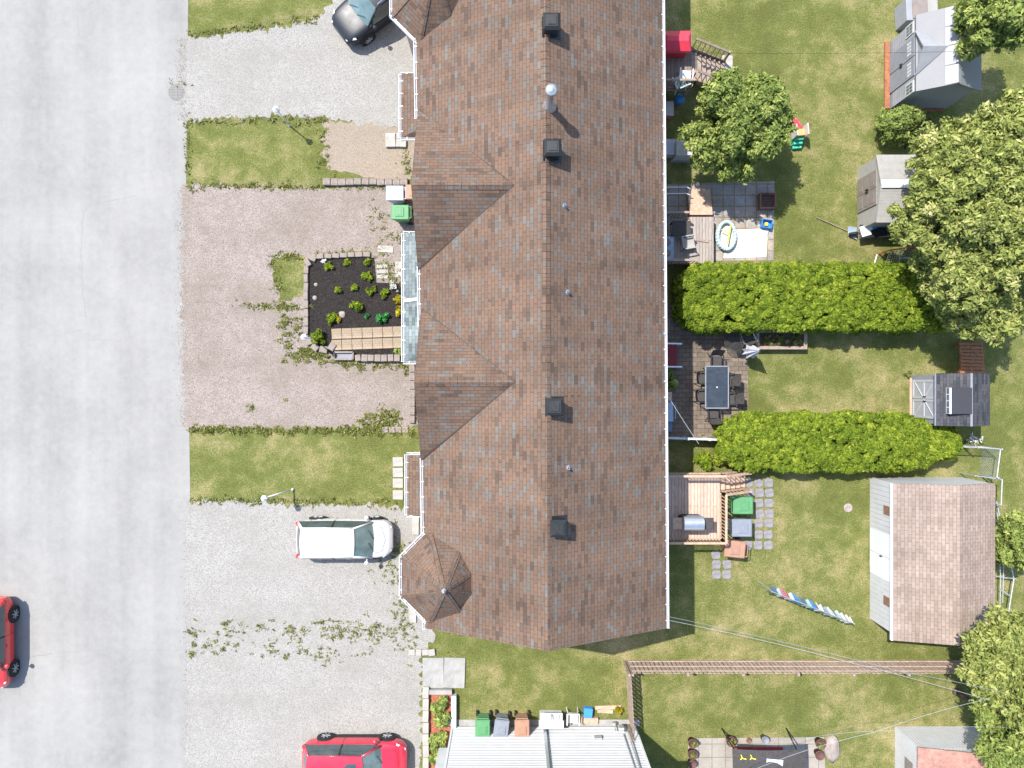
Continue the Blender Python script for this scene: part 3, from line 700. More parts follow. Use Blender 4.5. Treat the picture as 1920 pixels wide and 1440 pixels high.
# ------------------------------------------------------------------ flower bed in front
def plant(name, label, px, py, r, h, mat, n, seed, ls=.06, group='plants in the mulch bed', cat='plant'):
    x, y = G(px, py, h*.6); g = random.Random(seed); t = thing(name, label, cat, (x, y, .02), 0, group)
    b = [(x+g.gauss(0, r*.42), y+g.gauss(0, r*.42), h*g.uniform(.35, .8), r*g.uniform(.34, .55)) for _ in range(12)]
    st = MB()
    for q in b: st.cyl((x, y, -.0), q[:3], .012, .005, 5)
    st.build('stem', M['bark'], t, True); cloud('foliage', mat, t, b, n, ls, seed, .5, .5, .03)
    return t
PL = [(667, 575, .26, .45, 'lime', 'plump lime green shrub at the middle of the mulch bed'), (622, 595, .24, .35, 'lime', 'yellow green shrub left of the pale rock'),
 (634, 598, .12, .2, 'gold', 'small golden plant touching the pale rock'), (716, 594, .24, .35, 'emerald', 'emerald round shrub near the porch roof'), (689, 592, .10, .15, 'emerald', 'tiny emerald seedling left of the emerald shrub'),
 (747, 582, .2, .4, 'gold', 'golden yellow shrub against the porch'), (746, 561, .2, .3, 'gold', 'pale golden shrub above the golden yellow one'), (597, 631, .3, .5, 'lime', 'leafy bush behind the white lamp post'),
 (650, 491, .14, .2, 'lime', 'small plant by the top edging of the bed'), (688, 492, .15, .22, 'lime', 'small plant at the top right of the bed'), (617, 498, .15, .22, 'lime', 'lime tuft beside the white flowers'),
 (689, 519, .2, .25, 'lime', 'spreading lime plant near the grass corner'), (632, 541, .16, .28, 'lime', 'upright yellow green plant left in the bed'), (665, 537, .15, .25, 'lime', 'round yellow green plant in the bed centre'),
 (694, 547, .17, .25, 'lime', 'flat yellow green plant right of the bed centre'), (720, 549, .17, .28, 'lime', 'bushy yellow green plant near the porch gutter')]
for i, (px, py, r, h, mt, lb) in enumerate(PL): plant('garden_plant', lb, px, py, r, h, M[mt], int(900*r/.2), 40+i)
plant('garden_plant', 'white flowering plant near the top edging of the bed', 607, 491, .13, .2, M['whiteflower'], 220, 60, .04)
plant('garden_plant', 'white flowering plant beside the porch roof', 738, 536, .18, .35, M['whiteflower'], 260, 61, .04)
plant('garden_plant', 'dark leafy plant at the end of the front path', 750, 660, .22, .4, M['maple'], 700, 62, .06)
for px, py, r, lb in ((642, 590, .16, 'large pale rock between the yellow green shrub and the golden plant'), (635, 604, .06, 'small pale rock below the golden plant'), (591, 559, .11, 'white rock near the left edging'), (593, 534, .09, 'round white stone in the left of the bed')):
    x, y = G(px, py); m = MB(); m.ball((0, 0, .05), r, 12, 8, .55, .12); o = m.build('rock', M['rock'], None, smooth=True); o.location = (x, y, 0); tag(o, lb, 'rock', 'rocks in the mulch bed')
def blocks(pts, size, mat, where, group, name='edging_block', order='from the top'):
    proto = None
    for i, (px, py, a) in enumerate(pts):
        x, y = G(px, py, size[2]); lb = f'{ORD[i]} block {order} in the {where}'
        m = MB(); m.box((0, 0, size[2]/2), (size[0]*rnd.uniform(.92, 1.04), size[1]*rnd.uniform(.92, 1.04), size[2]))
        o = m.build(name, mat, None, bevel=.02); o.location = (x, y, rnd.uniform(-.02, .01)); o.rotation_euler = (rnd.gauss(0, .02), rnd.gauss(0, .02), a+rnd.gauss(0, .04)); tag(o, lb, 'block', group)
blocks([(573, 505+i*16.3, 0) for i in range(8)], (.2, .37, .16), M['block'], 'straight left edging of the mulch bed', 'blocks edging the mulch bed')
blocks([(576, 492, .5), (585, 484, 1.1)]+[(600+i*14.5, 480.5-i*.7, 1.57) for i in range(7)], (.22, .33, .16), M['block'], 'curved top edging of the mulch bed', 'blocks edging the mulch bed', order='from the left')
blocks([(578, 640, .4), (590, 651, .9), (606, 655, 1.4), (622, 650, 2.6)], (.3, .35, .16), M['block'], 'broken corner below the lamp post', 'blocks edging the mulch bed', order='from the left')
blocks([(671+i*12.2, 671, 0) for i in range(7)], (.27, .3, .3), M['block'], 'row below the tan paver path', 'blocks below the front path', order='from the left')
blocks([(612+i*14.5, 340+.6*math.sin(i), 0) for i in range(11)], (.34, .3, .2), M['block'], 'rounded stone row under the sandy patch', 'blocks under the sandy patch', order='from the left')
blocks([(772, 690+i*16, 0) for i in range(7)], (.26, .36, .2), M['block'], 'column along the house wall', 'blocks along the house front', order='from the top')
blocks([(722+i*12.5, 806, 0) for i in range(4)], (.28, .26, .06), M['block'], 'row at the bottom of the pinkish gravel', 'blocks at the driveway foot', order='from the left')
blocks([(772+i*12.4, 1224, 0) for i in range(4)], (.29, .28, .12), M['slab'], 'row beside the gravel left of the concrete pads', 'blocks below the gable end', order='from the left')
for r_ in range(2):
    for i in range(7):
        px, py = 631.5+i*19.2, 626+r_*21-i*.7; x, y = G(px, py, .05); m = MB(); m.box((0, 0, .035), (.445, .47, .07))
        o = m.build('paver_slab', M['paver'], None, bevel=.012); o.location = (x, y, .02+rnd.uniform(0, .012)); o.rotation_euler = (0, 0, rnd.gauss(.03, .012))
        tag(o, f'tan paver slab, {ORD[i]} from the left in the {("upper", "lower")[r_]} row of the front path', 'paver', 'paver slabs of the front path')
x, y = G(644, 667, .2); t = thing('basement_window_well', 'framed dark window well below the tan paver path', 'window well', (x, y, 0))
m = MB()
for a, b in (((-.42, -.16), (.42, -.16)), ((-.42, .16), (.42, .16)), ((-.42, -.16), (-.42, .16)), ((.42, -.16), (.42, .16))): m.bar((*a, .1), (*b, .1), .07, .24)
m.build('frame', M['block'], t); m = MB(); m.bx(-.38, -.12, .02, .38, .12, .1); m.build('grille', M['slate'], t)
def slabs(lst, mat, size, where, group, name='concrete_slab', z=.05, order='from the top'):
    for i, (px, py) in enumerate(lst):
        x, y = G(px, py, z); m = MB(); m.box((0, 0, z/2), (*size, z)); o = m.build(name, mat, None, bevel=.012); o.location = (x, y, 0); o.rotation_euler = (0, 0, rnd.gauss(0, .03))
        tag(o, f'{ORD[i]} slab {order} {where}', 'slab', group)
slabs([(746, 866), (746, 886), (746, 906), (746, 928)], M['slab'], (.46, .42), 'in the column beside the lower porch roof', 'slabs beside the lower porch')
slabs([(732, 262), (752, 262)], M['slab'], (.45, .62), 'in the doorstep by the sandy patch', 'doorstep slabs', z=.16, order='from the left')
slabs([(723, 467)], M['slab'], (.7, .3), 'lying above the mulch bed', 'slab above the bed')
slabs([(747, 505)], M['slab'], (.3, .7), 'standing beside the pale porch roof', 'slab beside the porch')
slabs([(717, 499), (717, 509), (717, 519)], M['slab'], (.5, .16), 'in the grassy step stones by the bed', 'step stones by the bed')
slabs([(779, 985), (774, 1150)], M['slab'], (.3, .85), 'under the left eave of the lower house end', 'slabs under the lower eave', z=.1)
slabs([(1364, 113), (1364, 131)], M['slab'], (.48, .45), 'at the foot of the dark back stairs', 'slabs at the stair foot')
slabs([(812, 1262), (852, 1262)], M['concrete'], (.95, 1.35), 'in the pad between gravel and lawn', 'concrete pads', z=.08, order='from the left')
# lamp posts
def lamp_post(label, base, lean):
    t = thing('lamp_post', label, 'lamp post', base, 0, 'white lamp posts along the front yards'); bx_, by_ = 0, 0
    tx, ty = lean; h = 1.65
    p = MB(); p.cyl((0, 0, -.05), (tx, ty, h), .035, .03, 12); p.cyl((0, 0, 0), (tx*.1, ty*.1, h*.1), .06, .04, 12); p.build('post', M['white'], t, smooth=True)
    l = MB(); c = Vector((tx, ty, h)); l.lathe(c, [(.04, 0), (.09, .04), (.12, .22), (.12, .24)], 6); l.build('lantern', M['lamp'], t)
    l = MB(); l.lathe(c+Vector((0, 0, .24)), [(.15, 0), (.14, .03), (.05, .13), (.02, .16)], 6); l.build('lamp_cap', M['white'], t)
    return t
lamp_post('white lamp post on the front lawn below the black car', G(543, 236), (.02, .02))
lamp_post('white lamp post at the corner of the mulch bed', G(594, 637), (-.02, .0))
lamp_post('leaning white lamp post on the lawn above the white car', G(551, 917), (-.68, -.12))
# storm drain
x, y = G(331, 173); t = thing('storm_drain', 'round slotted storm drain at the street edge', 'drain', (x, y, 0))
m = MB(); m.lathe((0, 0, .004), [(.38, 0), (.38, .012), (.33, .016), (.33, .008)], 28); m.build('drain_frame', M['rustgray'], t)
m = MB(); m.lathe((0, 0, .012), [(.325, 0), (.325, .002)], 28); m.build('drain_pit', M['black'], t)
m = MB()
for i in range(9):
    yy = -.28+i*.07; w = math.sqrt(max(.01, .325**2-yy*yy)); m.bx(-w, yy-.016, .016, w, yy+.016, .026)
m.bx(-.03, -.32, .016, .03, .32, .028); m.build('grate', M['rustgray'], t)

# ------------------------------------------------------------------ cars
def car(name, label, paint, loc, rz, L=4.3, Wd=1.78, Hh=1.5, hood=.26, tail=.03, rails=False, sunroof=False, dark_sill=False):
    t = thing(name, label, 'car', loc, rz); hl, w = L/2, Wd/2; zb = .62*Hh
    st = []                                    # x, half width, top z, bottom z, side z
    xs = [-1, -.97, -.88, -.7, -.4, 0, .35, .6, .78, .9, .965, 1]
    ww = [.70, .83, .93, .985, 1, 1, 1, .985, .95, .87, .74, .58]
    zt = [.50, .57, .615, .63, .635, .63, .62, .59, .555, .51, .46, .40]
    m = MB(); vs = []; n = 14
    for x, a, z in zip(xs, ww, zt):
        z = z*Hh; wl = w*a; lo = .2+(.08 if abs(x) > .95 else 0)
        ring = [(.0, z+.02), (.45*wl, z+.015), (.78*wl, z), (.93*wl, z-.05), (1.0*wl, z-.2*Hh*.6), (.985*wl, lo+.12), (.9*wl, lo)]
        ring = [(-a_, b_) for a_, b_ in ring[::-1]] + ring[1:]
        ring = ring+[(0, lo)]
        vs += [(x*hl, yy, zz) for yy, zz in ring]
    k = len(ring); fs = []
    for i in range(len(xs)-1):
        for j in range(k): fs.append((i*k+j, i*k+(j+1) % k, (i+1)*k+(j+1) % k, (i+1)*k+j))
    fs.append(tuple(range(k))); fs.append(tuple(range((len(xs)-1)*k, len(xs)*k))[::-1])
    m.add(vs, fs); body = m.build('body', paint, t, smooth=True, subd=2)
    # cabin
    xf, xr = hl*(1-2*hood), -hl*(1-2*tail); rf, rr = xf-.72, xr+.32
    bw, tw = w*.93, w*.70; zt_ = Hh
    zf, zr_ = .605*Hh, .60*Hh
    def grid(name, f, mat, nu=6, nv=4): 
        q = MB(); q.grid(f, nu, nv); return q.build(name, mat, t, smooth=True)
    def ws(u, v): yv = (u*2-1); ww_ = bw*.97+(tw-bw*.97)*v; return (xf+(rf-xf)*v+.10*(1-yv*yv)-.02, yv*ww_*.965, zf+(zt_-.045-zf)*v+.03*math.sin(math.pi*v))
    grid('windscreen', ws, M['windscreen'])
    def rw(u, v): yv = (u*2-1); ww_ = bw*.93+(tw-bw*.93)*v; return (xr+(rr-xr)*v-.05*(1-yv*yv), -yv*ww_*.95, zr_+(zt_-.05-zr_)*v+.02*math.sin(math.pi*v))
    grid('rear_window', rw, M['carglass'])
    for s in (-1, 1):
        def sw(u, v, s=s):
            xa = xr+(xf-xr)*u; xb = rr+(rf-rr)*u; ww_ = bw+(tw-bw)*v
            return (xa+(xb-xa)*v, s*(ww_+.05*math.sin(math.pi*u)*(1-v)*.5+.025*math.sin(math.pi*v)), zf+(zt_-.06-zf)*v)
        grid('side_window', sw, M['carglass'], 8, 4)
    q = MB()
    def roof_f(u, v): yv = v*2-1; x = rr-.04+(rf-rr+.08)*u; e = 1-yv**4*.0; return (x+.04*(1-yv*yv)*(1 if u > .5 else -1)*abs(u-.5)*2, yv*(tw+.015)*(1-.05*(abs(u-.5)*2)**3), zt_-.05+.055*(1-yv*yv)+.03*math.sin(math.pi*u))
    q.grid(roof_f, 10, 8)
    def pil(a, b, r):
        q.bar(a, b, r, .05)
    for s in (-1, 1):
        q.bar((xf+.02, s*bw*.955, zf), (rf, s*tw*.98, zt_-.05), .07, .045); q.bar((xr, s*bw*.95, zr_), (rr, s*tw*.98, zt_-.055), .13, .06)
        q.bar((rr, s*(tw+.012), zt_-.055), (rf, s*(tw+.012), zt_-.055), .05, .03)
    q.build('roof', paint, t, smooth=True)
    for s in (-1, 1):
        q = MB(); xm = (xf+xr)/2; q.bar((xm, s*(bw+.03), zf+.02), (xm-.02, s*(tw+.03), zt_-.07), .07, .02); q.build('door_pillar', M['black'], t)
    for xw in (hl*.60, -hl*.60):
        for s in (-1, 1):
            a = MB(); a.cyl((xw, s*(w-.15), .335), (xw, s*(w+.004), .335), .385, .385, 24); a.build('wheel_arch', M['rubber'], t)
            wl = MB(); wl.cyl((xw, s*(w-.19), .325), (xw, s*(w+.022), .325), .325, .30, 24); wo = wl.build('wheel', M['rubber'], t, smooth=False)
            rm = MB(); y0 = s*(w+.024); rm.cyl((xw, s*(w-.1), .325), (xw, y0-s*.004, .325), .215, .2, 20)
            for i in range(7):
                an = 2*math.pi*i/7; rm.bar((xw, y0, .325), (xw+.2*math.cos(an), y0, .325+.2*math.sin(an)), .05, .03)
            rm.build('rim', M['galv'], wo)
    for s in (-1, 1):
        h = MB(); h.grid(lambda u, v: (hl*(.985-.17*u-.0*v), s*(w*(.52+.32*u)+.08*v), Hh*(.40+.10*u)-.03*v+.05), 4, 3); h.build('headlight', M['lamp'], t, smooth=True)
        h = MB(); h.box((-hl*.945, s*w*.80, .56*Hh), (.16, .20, .16), s*.5); h.build('taillight', M['redlamp'], t, bevel=.03)
        mi = MB(); mi.ball((xf-.22, s*(bw+.17), zf+.08), .105, 10, 8, .8); mi.bar((xf-.2, s*(bw-.02), zf+.03), (xf-.22, s*(bw+.12), zf+.07), .05, .04); mi.build('mirror', paint, t, smooth=True)
        if rails:
            r_ = MB(); r_.tube([(rr+.1, s*(tw-.06), zt_), (rr+.2, s*(tw-.05), zt_+.07), (rf-.25, s*(tw-.05), zt_+.07), (rf-.1, s*(tw-.06), zt_)], .018); r_.build('roof_rail', M['chrome'], t)
        d = MB()
        for xx in (xf-.95, (xf+xr)/2-.62): d.bar((xx, s*(w+.004), .66*Hh-.18), (xx-.18, s*(w+.004), .66*Hh-.18), .02, .025)
        d.build('door_handle', paint, t)
        if dark_sill:
            d = MB(); d.bar((-hl*.42, s*(w-.004), .25), (hl*.42, s*(w-.004), .25), .03, .12); d.build('sill', M['rubber'], t)
    if sunroof:
        q = MB(); q.grid(lambda u, v: (rf-.75+.55*u, (v*2-1)*tw*.55, zt_+.012+.0*(u)+.02*(1-(v*2-1)**2)), 4, 4); q.build('sunroof', M['carglass'], t, smooth=True)
    dg = bpy.context.evaluated_depsgraph_get(); dg.update(); ev = body.evaluated_get(dg); se = MB()
    def proj(pts, d):
        out = []; d = Vector(d)
        for a_, b_ in zip(pts[:-1], pts[1:]):
            for i in range(9):
                p = Vector(a_).lerp(Vector(b_), i/8); ok, co, nr, _ = ev.ray_cast(p-d*3, d)
                if ok: out.append(co-d*.004)
        for p, q in zip(out[:-1], out[1:]):
            if (q-p).length < .3 and (q-p).length > 1e-4: se.bar(p, q, .012, .008)
    proj([(xf+.08, -.66*w, 0), (hl*.80, -.60*w, 0), (hl*.87, 0, 0), (hl*.80, .60*w, 0), (xf+.08, .66*w, 0)], (0, 0, -1))
    for s in (-1, 1):
        xm = (xf+xr)/2
        for xx in (xf-.06, xm, xr+.55): proj([(xx, 0, .3), (xx, 0, .6*Hh)], (0, -s, 0))
    se.build('panel_seam', M['black'], t)
    gr = MB(); gr.box((hl*.985, 0, .36*Hh-.08), (.04, w*.8, .14)); gr.build('grille', M['black'], t, bevel=.02)
    wp = MB()
    for s in (.05, -.5): wp.bar((xf+.075, s, zf+.035), (xf-.12, s+.42, zf+.22), .018, .012)
    wp.build('wiper', M['black'], t)
    return t
car('black_car', 'black car with roof rails parked by the turret at the top', M['carblack'], G(712, 4, .6), math.atan2(-.6, -.8), 4.5, 1.8, 1.62, .25, .03, rails=True)
car('white_car', 'white hatchback parked on the pale gravel driveway', M['carwhite'], G(645, 1011, .75), 0, 4.2, 1.76, 1.5, .2, .03)
car('red_car', 'raspberry red car with sunroof parked at the bottom edge', M['carred'], (G(664, 0, .8)[0], -16.6), 0, 4.55, 1.82, 1.6, .24, .03, sunroof=True, dark_sill=True)
car('red_car', 'scarlet car parked on the street at the left edge', M['carscarlet'], (-23.0, -11.45), -math.pi/2, 4.0, 1.7, 1.48, .23, .03)

# ------------------------------------------------------------------ wheelie bins
def make_bin(label, mat, loc, rz, h=1.05, w=.62, d=.74):
    t = thing('wheelie_bin', label, 'bin', loc, rz, 'wheelie bins')
    b = MB(); b.prism([(-w*.38, -d*.36), (w*.38, -d*.36), (w*.38, d*.36), (-w*.38, d*.36)], .06, h*.93, [(-w*.5, -d*.5), (w*.5, -d*.5), (w*.5, d*.5), (-w*.5, d*.5)])
    b.bx(-w*.52, -d*.52, h*.9, w*.52, d*.52, h*.94); b.build('body', mat, t, bevel=.025)
    l = MB(); l.prism([(-w*.53, -d*.55), (w*.53, -d*.55), (w*.53, d*.5), (-w*.53, d*.5)], h*.942, h*.985, [(-w*.48, -d*.5), (w*.48, -d*.5), (w*.48, d*.46), (-w*.48, d*.46)])
    l.prism([(-w*.33, -d*.33), (w*.33, -d*.33), (w*.33, d*.22), (-w*.33, d*.22)], h*.985, h*1.01, [(-w*.28, -d*.28), (w*.28, -d*.28), (w*.28, d*.18), (-w*.28, d*.18)])
    l.bx(-w*.18, -d*.16, h*1.01, w*.18, d*.06, h*1.018); l.build('lid', mat, t, bevel=.012)
    k = MB(); k.tube([(-w*.4, d*.48, h*.93), (-w*.4, d*.62, h*.95), (w*.4, d*.62, h*.95), (w*.4, d*.48, h*.93)], .018); k.build('handle', mat, t)
    for s in (-1, 1):
        q = MB(); q.cyl((s*w*.42, d*.40, .12), (s*w*.54, d*.40, .12), .12, .12, 16); q.build('wheel', M['rubber'], t)
    return t
make_bin('pale grey wheelie bin in front of the row house', M['bin_pale'], G(741, 362, 1.0), -math.pi/2)
make_bin('brown wheelie bin half under the front eave', M['bin_brown'], G(778, 361, .9), -math.pi/2)
make_bin('green wheelie bin in front of the row house', M['bin_green'], G(751, 398, 1.0), -math.pi/2)
make_bin('green wheelie bin beside the deck stairs', M['bin_green'], G(1393, 948, 1.0), math.pi/2, w=.72, d=.82)
make_bin('grey wheelie bin beside the wooden deck', M['bin_gray'], G(1391, 990, 1.0), math.pi/2, w=.74, d=.82)
make_bin('brown wheelie bin below the deck corner', M['bin_brown'], G(1379, 1030, 1.0), -math.pi/2-.1, w=.7, d=.86)
def binS(label, mat, px, rz): x = G(px, 0, 1.0)[0]; make_bin(label, mat, (x, -15.05), rz)
binS('green wheelie bin against the white house wall', M['bin_green'], 905, 0); binS('grey wheelie bin between the green and brown bins at the white wall', M['bin_gray'], 940, -.12); binS('brown wheelie bin against the white house wall', M['bin_brown'], 979, .02)

# ------------------------------------------------------------------ patio furniture of the middle yard
def make_chair(label, loc, rz):
    t = thing('patio_chair', label, 'chair', loc, rz, 'chairs around the patio table')     # faces +y
    s = MB(); s.box((0, .0, .43), (.50, .50, .03)); s.build('seat', M['charcoal'], t, bevel=.01)
    b = MB(); b.grid(lambda u, v: ((u-.5)*.5, -.25-.22*v-.03*math.sin(math.pi*u), .45+.52*v), 5, 4); b.grid(lambda u, v: ((.5-u)*.5, -.265-.22*v-.03*math.sin(math.pi*u), .45+.52*v), 5, 4); b.build('backrest', M['charcoal'], t)
    for k in (-1, 1):
        f = MB(); f.tube([(k*.27, .26, 0), (k*.27, .26, .63), (k*.27, -.30, .66)], .018); f.bar((k*.27, .30, .655), (k*.27, -.30, .675), .055, .02); f.build('armrest', M['black'], t)
        f = MB(); f.tube([(k*.26, -.40, 0), (k*.26, -.24, .43), (k*.26, -.49, .99)], .018); f.build('leg', M['black'], t)
    f = MB(); f.bar((-.26, .22, .405), (.26, .22, .405), .03); f.bar((-.26, -.22, .405), (.26, -.22, .405), .03); f.build('frame', M['black'], t)
    return t
tx, ty = G(1344.5, 726, .74)
c0 = make_chair('charcoal patio chair at the upper end of the table', (tx+.04, ty+1.13), math.pi)
dup(c0, (tx-.1, ty-1.12), .06, 'charcoal patio chair at the lower end of the table')
dup(c0, (tx-.45, ty+.42), -math.pi/2, 'charcoal patio chair on the house side of the table, upper one')
dup(c0, (tx-.5, ty-.36), -math.pi/2+.06, 'charcoal patio chair on the house side of the table, lower one')
dup(c0, (tx+.48, ty+.33), math.pi/2-.08, 'charcoal patio chair on the lawn side of the table, upper one')
dup(c0, (tx+.62, ty-.50), math.pi/2+.03, 'charcoal patio chair on the lawn side of the table, lower one')
t = thing('patio_table', 'long smoked glass patio table on the brown brick patio', 'table', (tx, ty, 0)); hw, hh = .5, .92
m = MB(); m.bx(-hw+.02, -hh+.02, .725, hw-.02, hh-.02, .735); m.build('tabletop', M['tableglass'], t)
m = MB()
for a, b in (((-hw, -hh), (hw, -hh)), ((-hw, hh), (hw, hh)), ((-hw, -hh), (-hw, hh)), ((hw, -hh), (hw, hh))): m.bar((*a, .72), (*b, .72), .045, .04)
m.bar((-hw, 0, .70), (hw, 0, .70), .04, .03); m.build('frame', M['slate'], t)
for sx in (-1, 1):
    for sy in (-1, 1): m = MB(); m.cyl((sx*(hw-.03), sy*(hh-.03), 0), (sx*(hw-.03), sy*(hh-.03), .71), .025); m.build('leg', M['bluegray'], t)
m = MB(); m.lathe((0, 0, .736), [(.03, 0), (.035, .01), (.012, .012)], 12); m.build('parasol_ring', M['offwhite'], t)
# folded parasol
x, y = G(1424, 657, 2.25); y0 = y
t = thing('folded_parasol', 'folded grey parasol beside the planter box', 'parasol', (x, y, 0))
m = MB(); n = 16; vs = []
for z, r in ((.95, .25), (1.0, .27), (1.35, .22), (1.8, .12), (2.2, .05), (2.25, .03)):
    for i in range(n): a = 2*math.pi*i/n; rr = r*(1.18 if i % 2 else .7); vs.append((rr*math.cos(a)*1.15, rr*math.sin(a), z))
fs = [(k*n+i, k*n+(i+1) % n, (k+1)*n+(i+1) % n, (k+1)*n+i) for k in range(5) for i in range(n)]
m.add(vs, fs); m.build('canopy', M['canvas'], t)
m = MB(); m.cyl((0, 0, 0), (0, 0, 2.36), .024); m.build('pole', M['black'], t); m = MB(); m.lathe((0, 0, 0), [(.26, .0), (.26, .05), (.05, .09), (.04, .3)], 16); m.build('base', M['black'], t)
m = MB(); m.cyl((0, 0, 1.25), (0, 0, 1.3), .2); m.build('tie_strap', M['black'], t)
x, y = G(1377, 640, .68); t = thing('round_wire_table', 'round dark wire table partly under the hedge', 'table', (x, y, 0))
m = MB()
for k in range(10):
    r = .44*(k+1)/10; pts = [(r*math.cos(2*math.pi*i/28), r*math.sin(2*math.pi*i/28), .68) for i in range(29)]; m.tube(pts, .007 if k < 9 else .016, 5)
for i in range(36): a = 2*math.pi*i/36; m.bar((.05*math.cos(a), .05*math.sin(a), .678), (.44*math.cos(a), .44*math.sin(a), .678), .010)
m.build('tabletop', M['charcoal'], t)
for i in range(4): a = math.pi/4+i*math.pi/2; m = MB(); m.tube([(.2*math.cos(a), .2*math.sin(a), .67), (.16*math.cos(a), .16*math.sin(a), .3), (.36*math.cos(a), .36*math.sin(a), 0)], .014); m.build('leg', M['charcoal'], t)
x, y = G(1402, 634, .5); t = thing('folding_chair', 'grey tube folding chair between round table and parasol', 'chair', (x, y, 0), .35)
for s in (-1, 1):
    m = MB(); m.tube([(s*.25, .3, 0), (s*.25, -.1, .5), (s*.25, -.28, .95)], .016); m.tube([(s*.25, -.32, 0), (s*.25, .22, .45)], .016); m.bar((s*.27, -.2, .64), (s*.27, .25, .62), .05, .02); m.build('side_frame', M['galv'], t)
m = MB(); m.box((0, .03, .45), (.48, .4, .02)); m.build('seat', M['charcoal'], t); m = MB(); m.tube([(-.25, -.28, .95), (.25, -.28, .95)], .016); m.grid(lambda u, v: ((u-.5)*.5, -.14-.13*v, .58+.35*v), 2, 2); m.build('backrest', M['charcoal'], t)
# planter box
xa, ya = G(1418, 618, .5); xb, yb = G(1514, 655, .5); t = thing('planter_box', 'long timber planter box below the clipped hedge', 'planter', ((xa+xb)/2, (ya+yb)/2, 0))
m = MB(); m.bx(xa, ya-.12, 0, xb, ya, .5); m.bx(xa, yb, 0, xb, yb+.14, .5); m.bx(xa, yb+.142, 0, xa+.14, ya-.122, .498); m.bx(xb-.14, yb+.142, 0, xb, ya-.122, .498); m.build('box_side', M['timbergray'], t, True, bevel=.01)
m = MB(); m.bx(xa+.14, yb+.14, .1, xb-.14, ya-.12, .40); m.build('soil', M['soil'], t, True)
g = random.Random(8); P = [(xa+.3+(xb-xa-.6)*g.random(), yb+.25+(ya-yb-.5)*g.random(), .42, g.uniform(.06, .13)) for _ in range(26)]
o = cloud('seedlings', M['weed'], t, P, 1400, .06, 71, .5, .5); o['kind'] = 'stuff'
# small grey shed of the middle yard
def poly_roof(m, x0, xr, x1, y0, y1, ze, zr, th=.06):
    m.slope([(x0, y0, ze), (xr, y0, zr), (xr, y1, zr), (x0, y1, ze)][::-1], (0, 1, 0), th); m.slope([(xr, y0, zr), (x1, y0, ze), (x1, y1, ze), (xr, y1, zr)][::-1], (0, 1, 0), th)
def gable_shed_walls(m, x0, x1, y0, y1, ze, xr, zr):
    n = [(x0, y0), (x1, y0), (x1, y1), (x0, y1)]
    m.add([(*n[0], 0), (*n[1], 0), (*n[2], 0), (*n[3], 0), (*n[0], ze), (*n[1], ze), (*n[2], ze), (*n[3], ze), (xr, y0, zr), (xr, y1, zr)],
          [(0, 1, 5, 8, 4), (2, 3, 7, 9, 6), (0, 4, 7, 3), (1, 2, 6, 5)])
X0 = G(1710, 0)[0]; XE = G(1755, 0, 1.95)[0]; XR = G(1821, 0, 2.5)[0]; X1 = 2*XR-XE
YA, YBt = G(0, 700, 1.95)[1], G(0, 798, 1.95)[1]
t = thing('garden_shed', 'small slate grey garden shed with white double doors and skylight', 'shed', ((X0+X1)/2, (YA+YBt)/2, 0))
m = MB(); gable_shed_walls(m, X0, X1-.12, YBt+.06, YA-.06, 1.95, XR, 2.43); m.build('wall', M['slate'], t, True)
m = MB(); poly_roof(m, XE-.1+.06, XR, X1, YBt, YA, 1.97, 2.5); rf = m.build('roof', M['shingle_dark'], t, True)
m = MB(); m.bar((XR, YBt, 2.515), (XR, YA, 2.515), .09, .03); m.build('roof_trim', M['slate'], t, True); m = MB(); m.bar((XE-.05, YBt, 1.965), (XE-.05, YA, 1.965), .04, .09); m.build('roof_trim', M['slate'], t, True)
dy0, dy1 = G(0, 784, 1.0)[1], G(0, 712, 1.0)[1]; dm = (dy0+dy1)/2
for a, b, s in ((dy0, dm-.01, -1), (dm+.01, dy1, 1)):
    m = MB(); m.bx(X0-.03, a, .12, X0+.0, b, 1.85); d = m.build('door', M['sheddoor'], t, True)
    m = MB()
    for z in (.16, .98, 1.81): m.bx(X0-.05, a+.0, z-.05, X0-.028, b, z+.05)
    for yy in (a+.05, b-.05): m.bx(X0-.052, yy-.05, .12, X0-.029, yy+.05, 1.85)
    e, f = (b, a) if s < 0 else (a, b)
    m.bar((X0-.04, e, 1.0), (X0-.04, f, 1.8 if s > 0 else .2), .07, .02); m.bar((X0-.04, e, 1.0), (X0-.04, f, .2 if s > 0 else 1.8), .05, .012); m.build('door_brace', mk('door_brace_paint', (.40, .41, .43), .5, .06, 4), d, False).location = (-t.location.x, -t.location.y, 0)
    m = MB(); m.bx(X0-.09, dm+s*.10-.025, .98, X0-.05, dm+s*.10+.025, 1.16); m.build('handle', M['black'], d).location = (-t.location.x, -t.location.y, 0)
sa, sb = G(0, 776, 2.4)[1], G(0, 727, 2.4)[1]; xs0 = G(1780, 0, 2.35)[0]
m = MB(); m.add([(xs0, sa, 2.12), (xs0, sb, 2.12), (XR, sb, 2.5), (XR, sa, 2.5), (xs0, sa, 2.48), (xs0, sb, 2.48), (XR, sb, 2.56), (XR, sa, 2.56)], [(0, 1, 5, 4), (4, 5, 6, 7), (0, 4, 7, 3), (1, 2, 6, 5), (2, 3, 7, 6)]); k = m.build('skylight', M['shingle_dark'], t, True)
m = MB(); m.bx(xs0-.05, sa, 2.2, xs0-.004, sb, 2.50); m.build('skylight_frame', M['white'], k).location = (-t.location.x, -t.location.y, 0)
m = MB()
for i in range(4): yy = sa+(sb-sa)*(i+.5)/4; m.bx(xs0-.056, yy-.12, 2.25, xs0-.05, yy+.12, 2.42)
m.build('pane', M['pane'], k).location = (-t.location.x, -t.location.y, 0)
m = MB(); m.bx(X0-.14, YBt+.05, 0, X0-.06, YA-.05, .1); m.build('timber_sill', M['timber'], t, True)
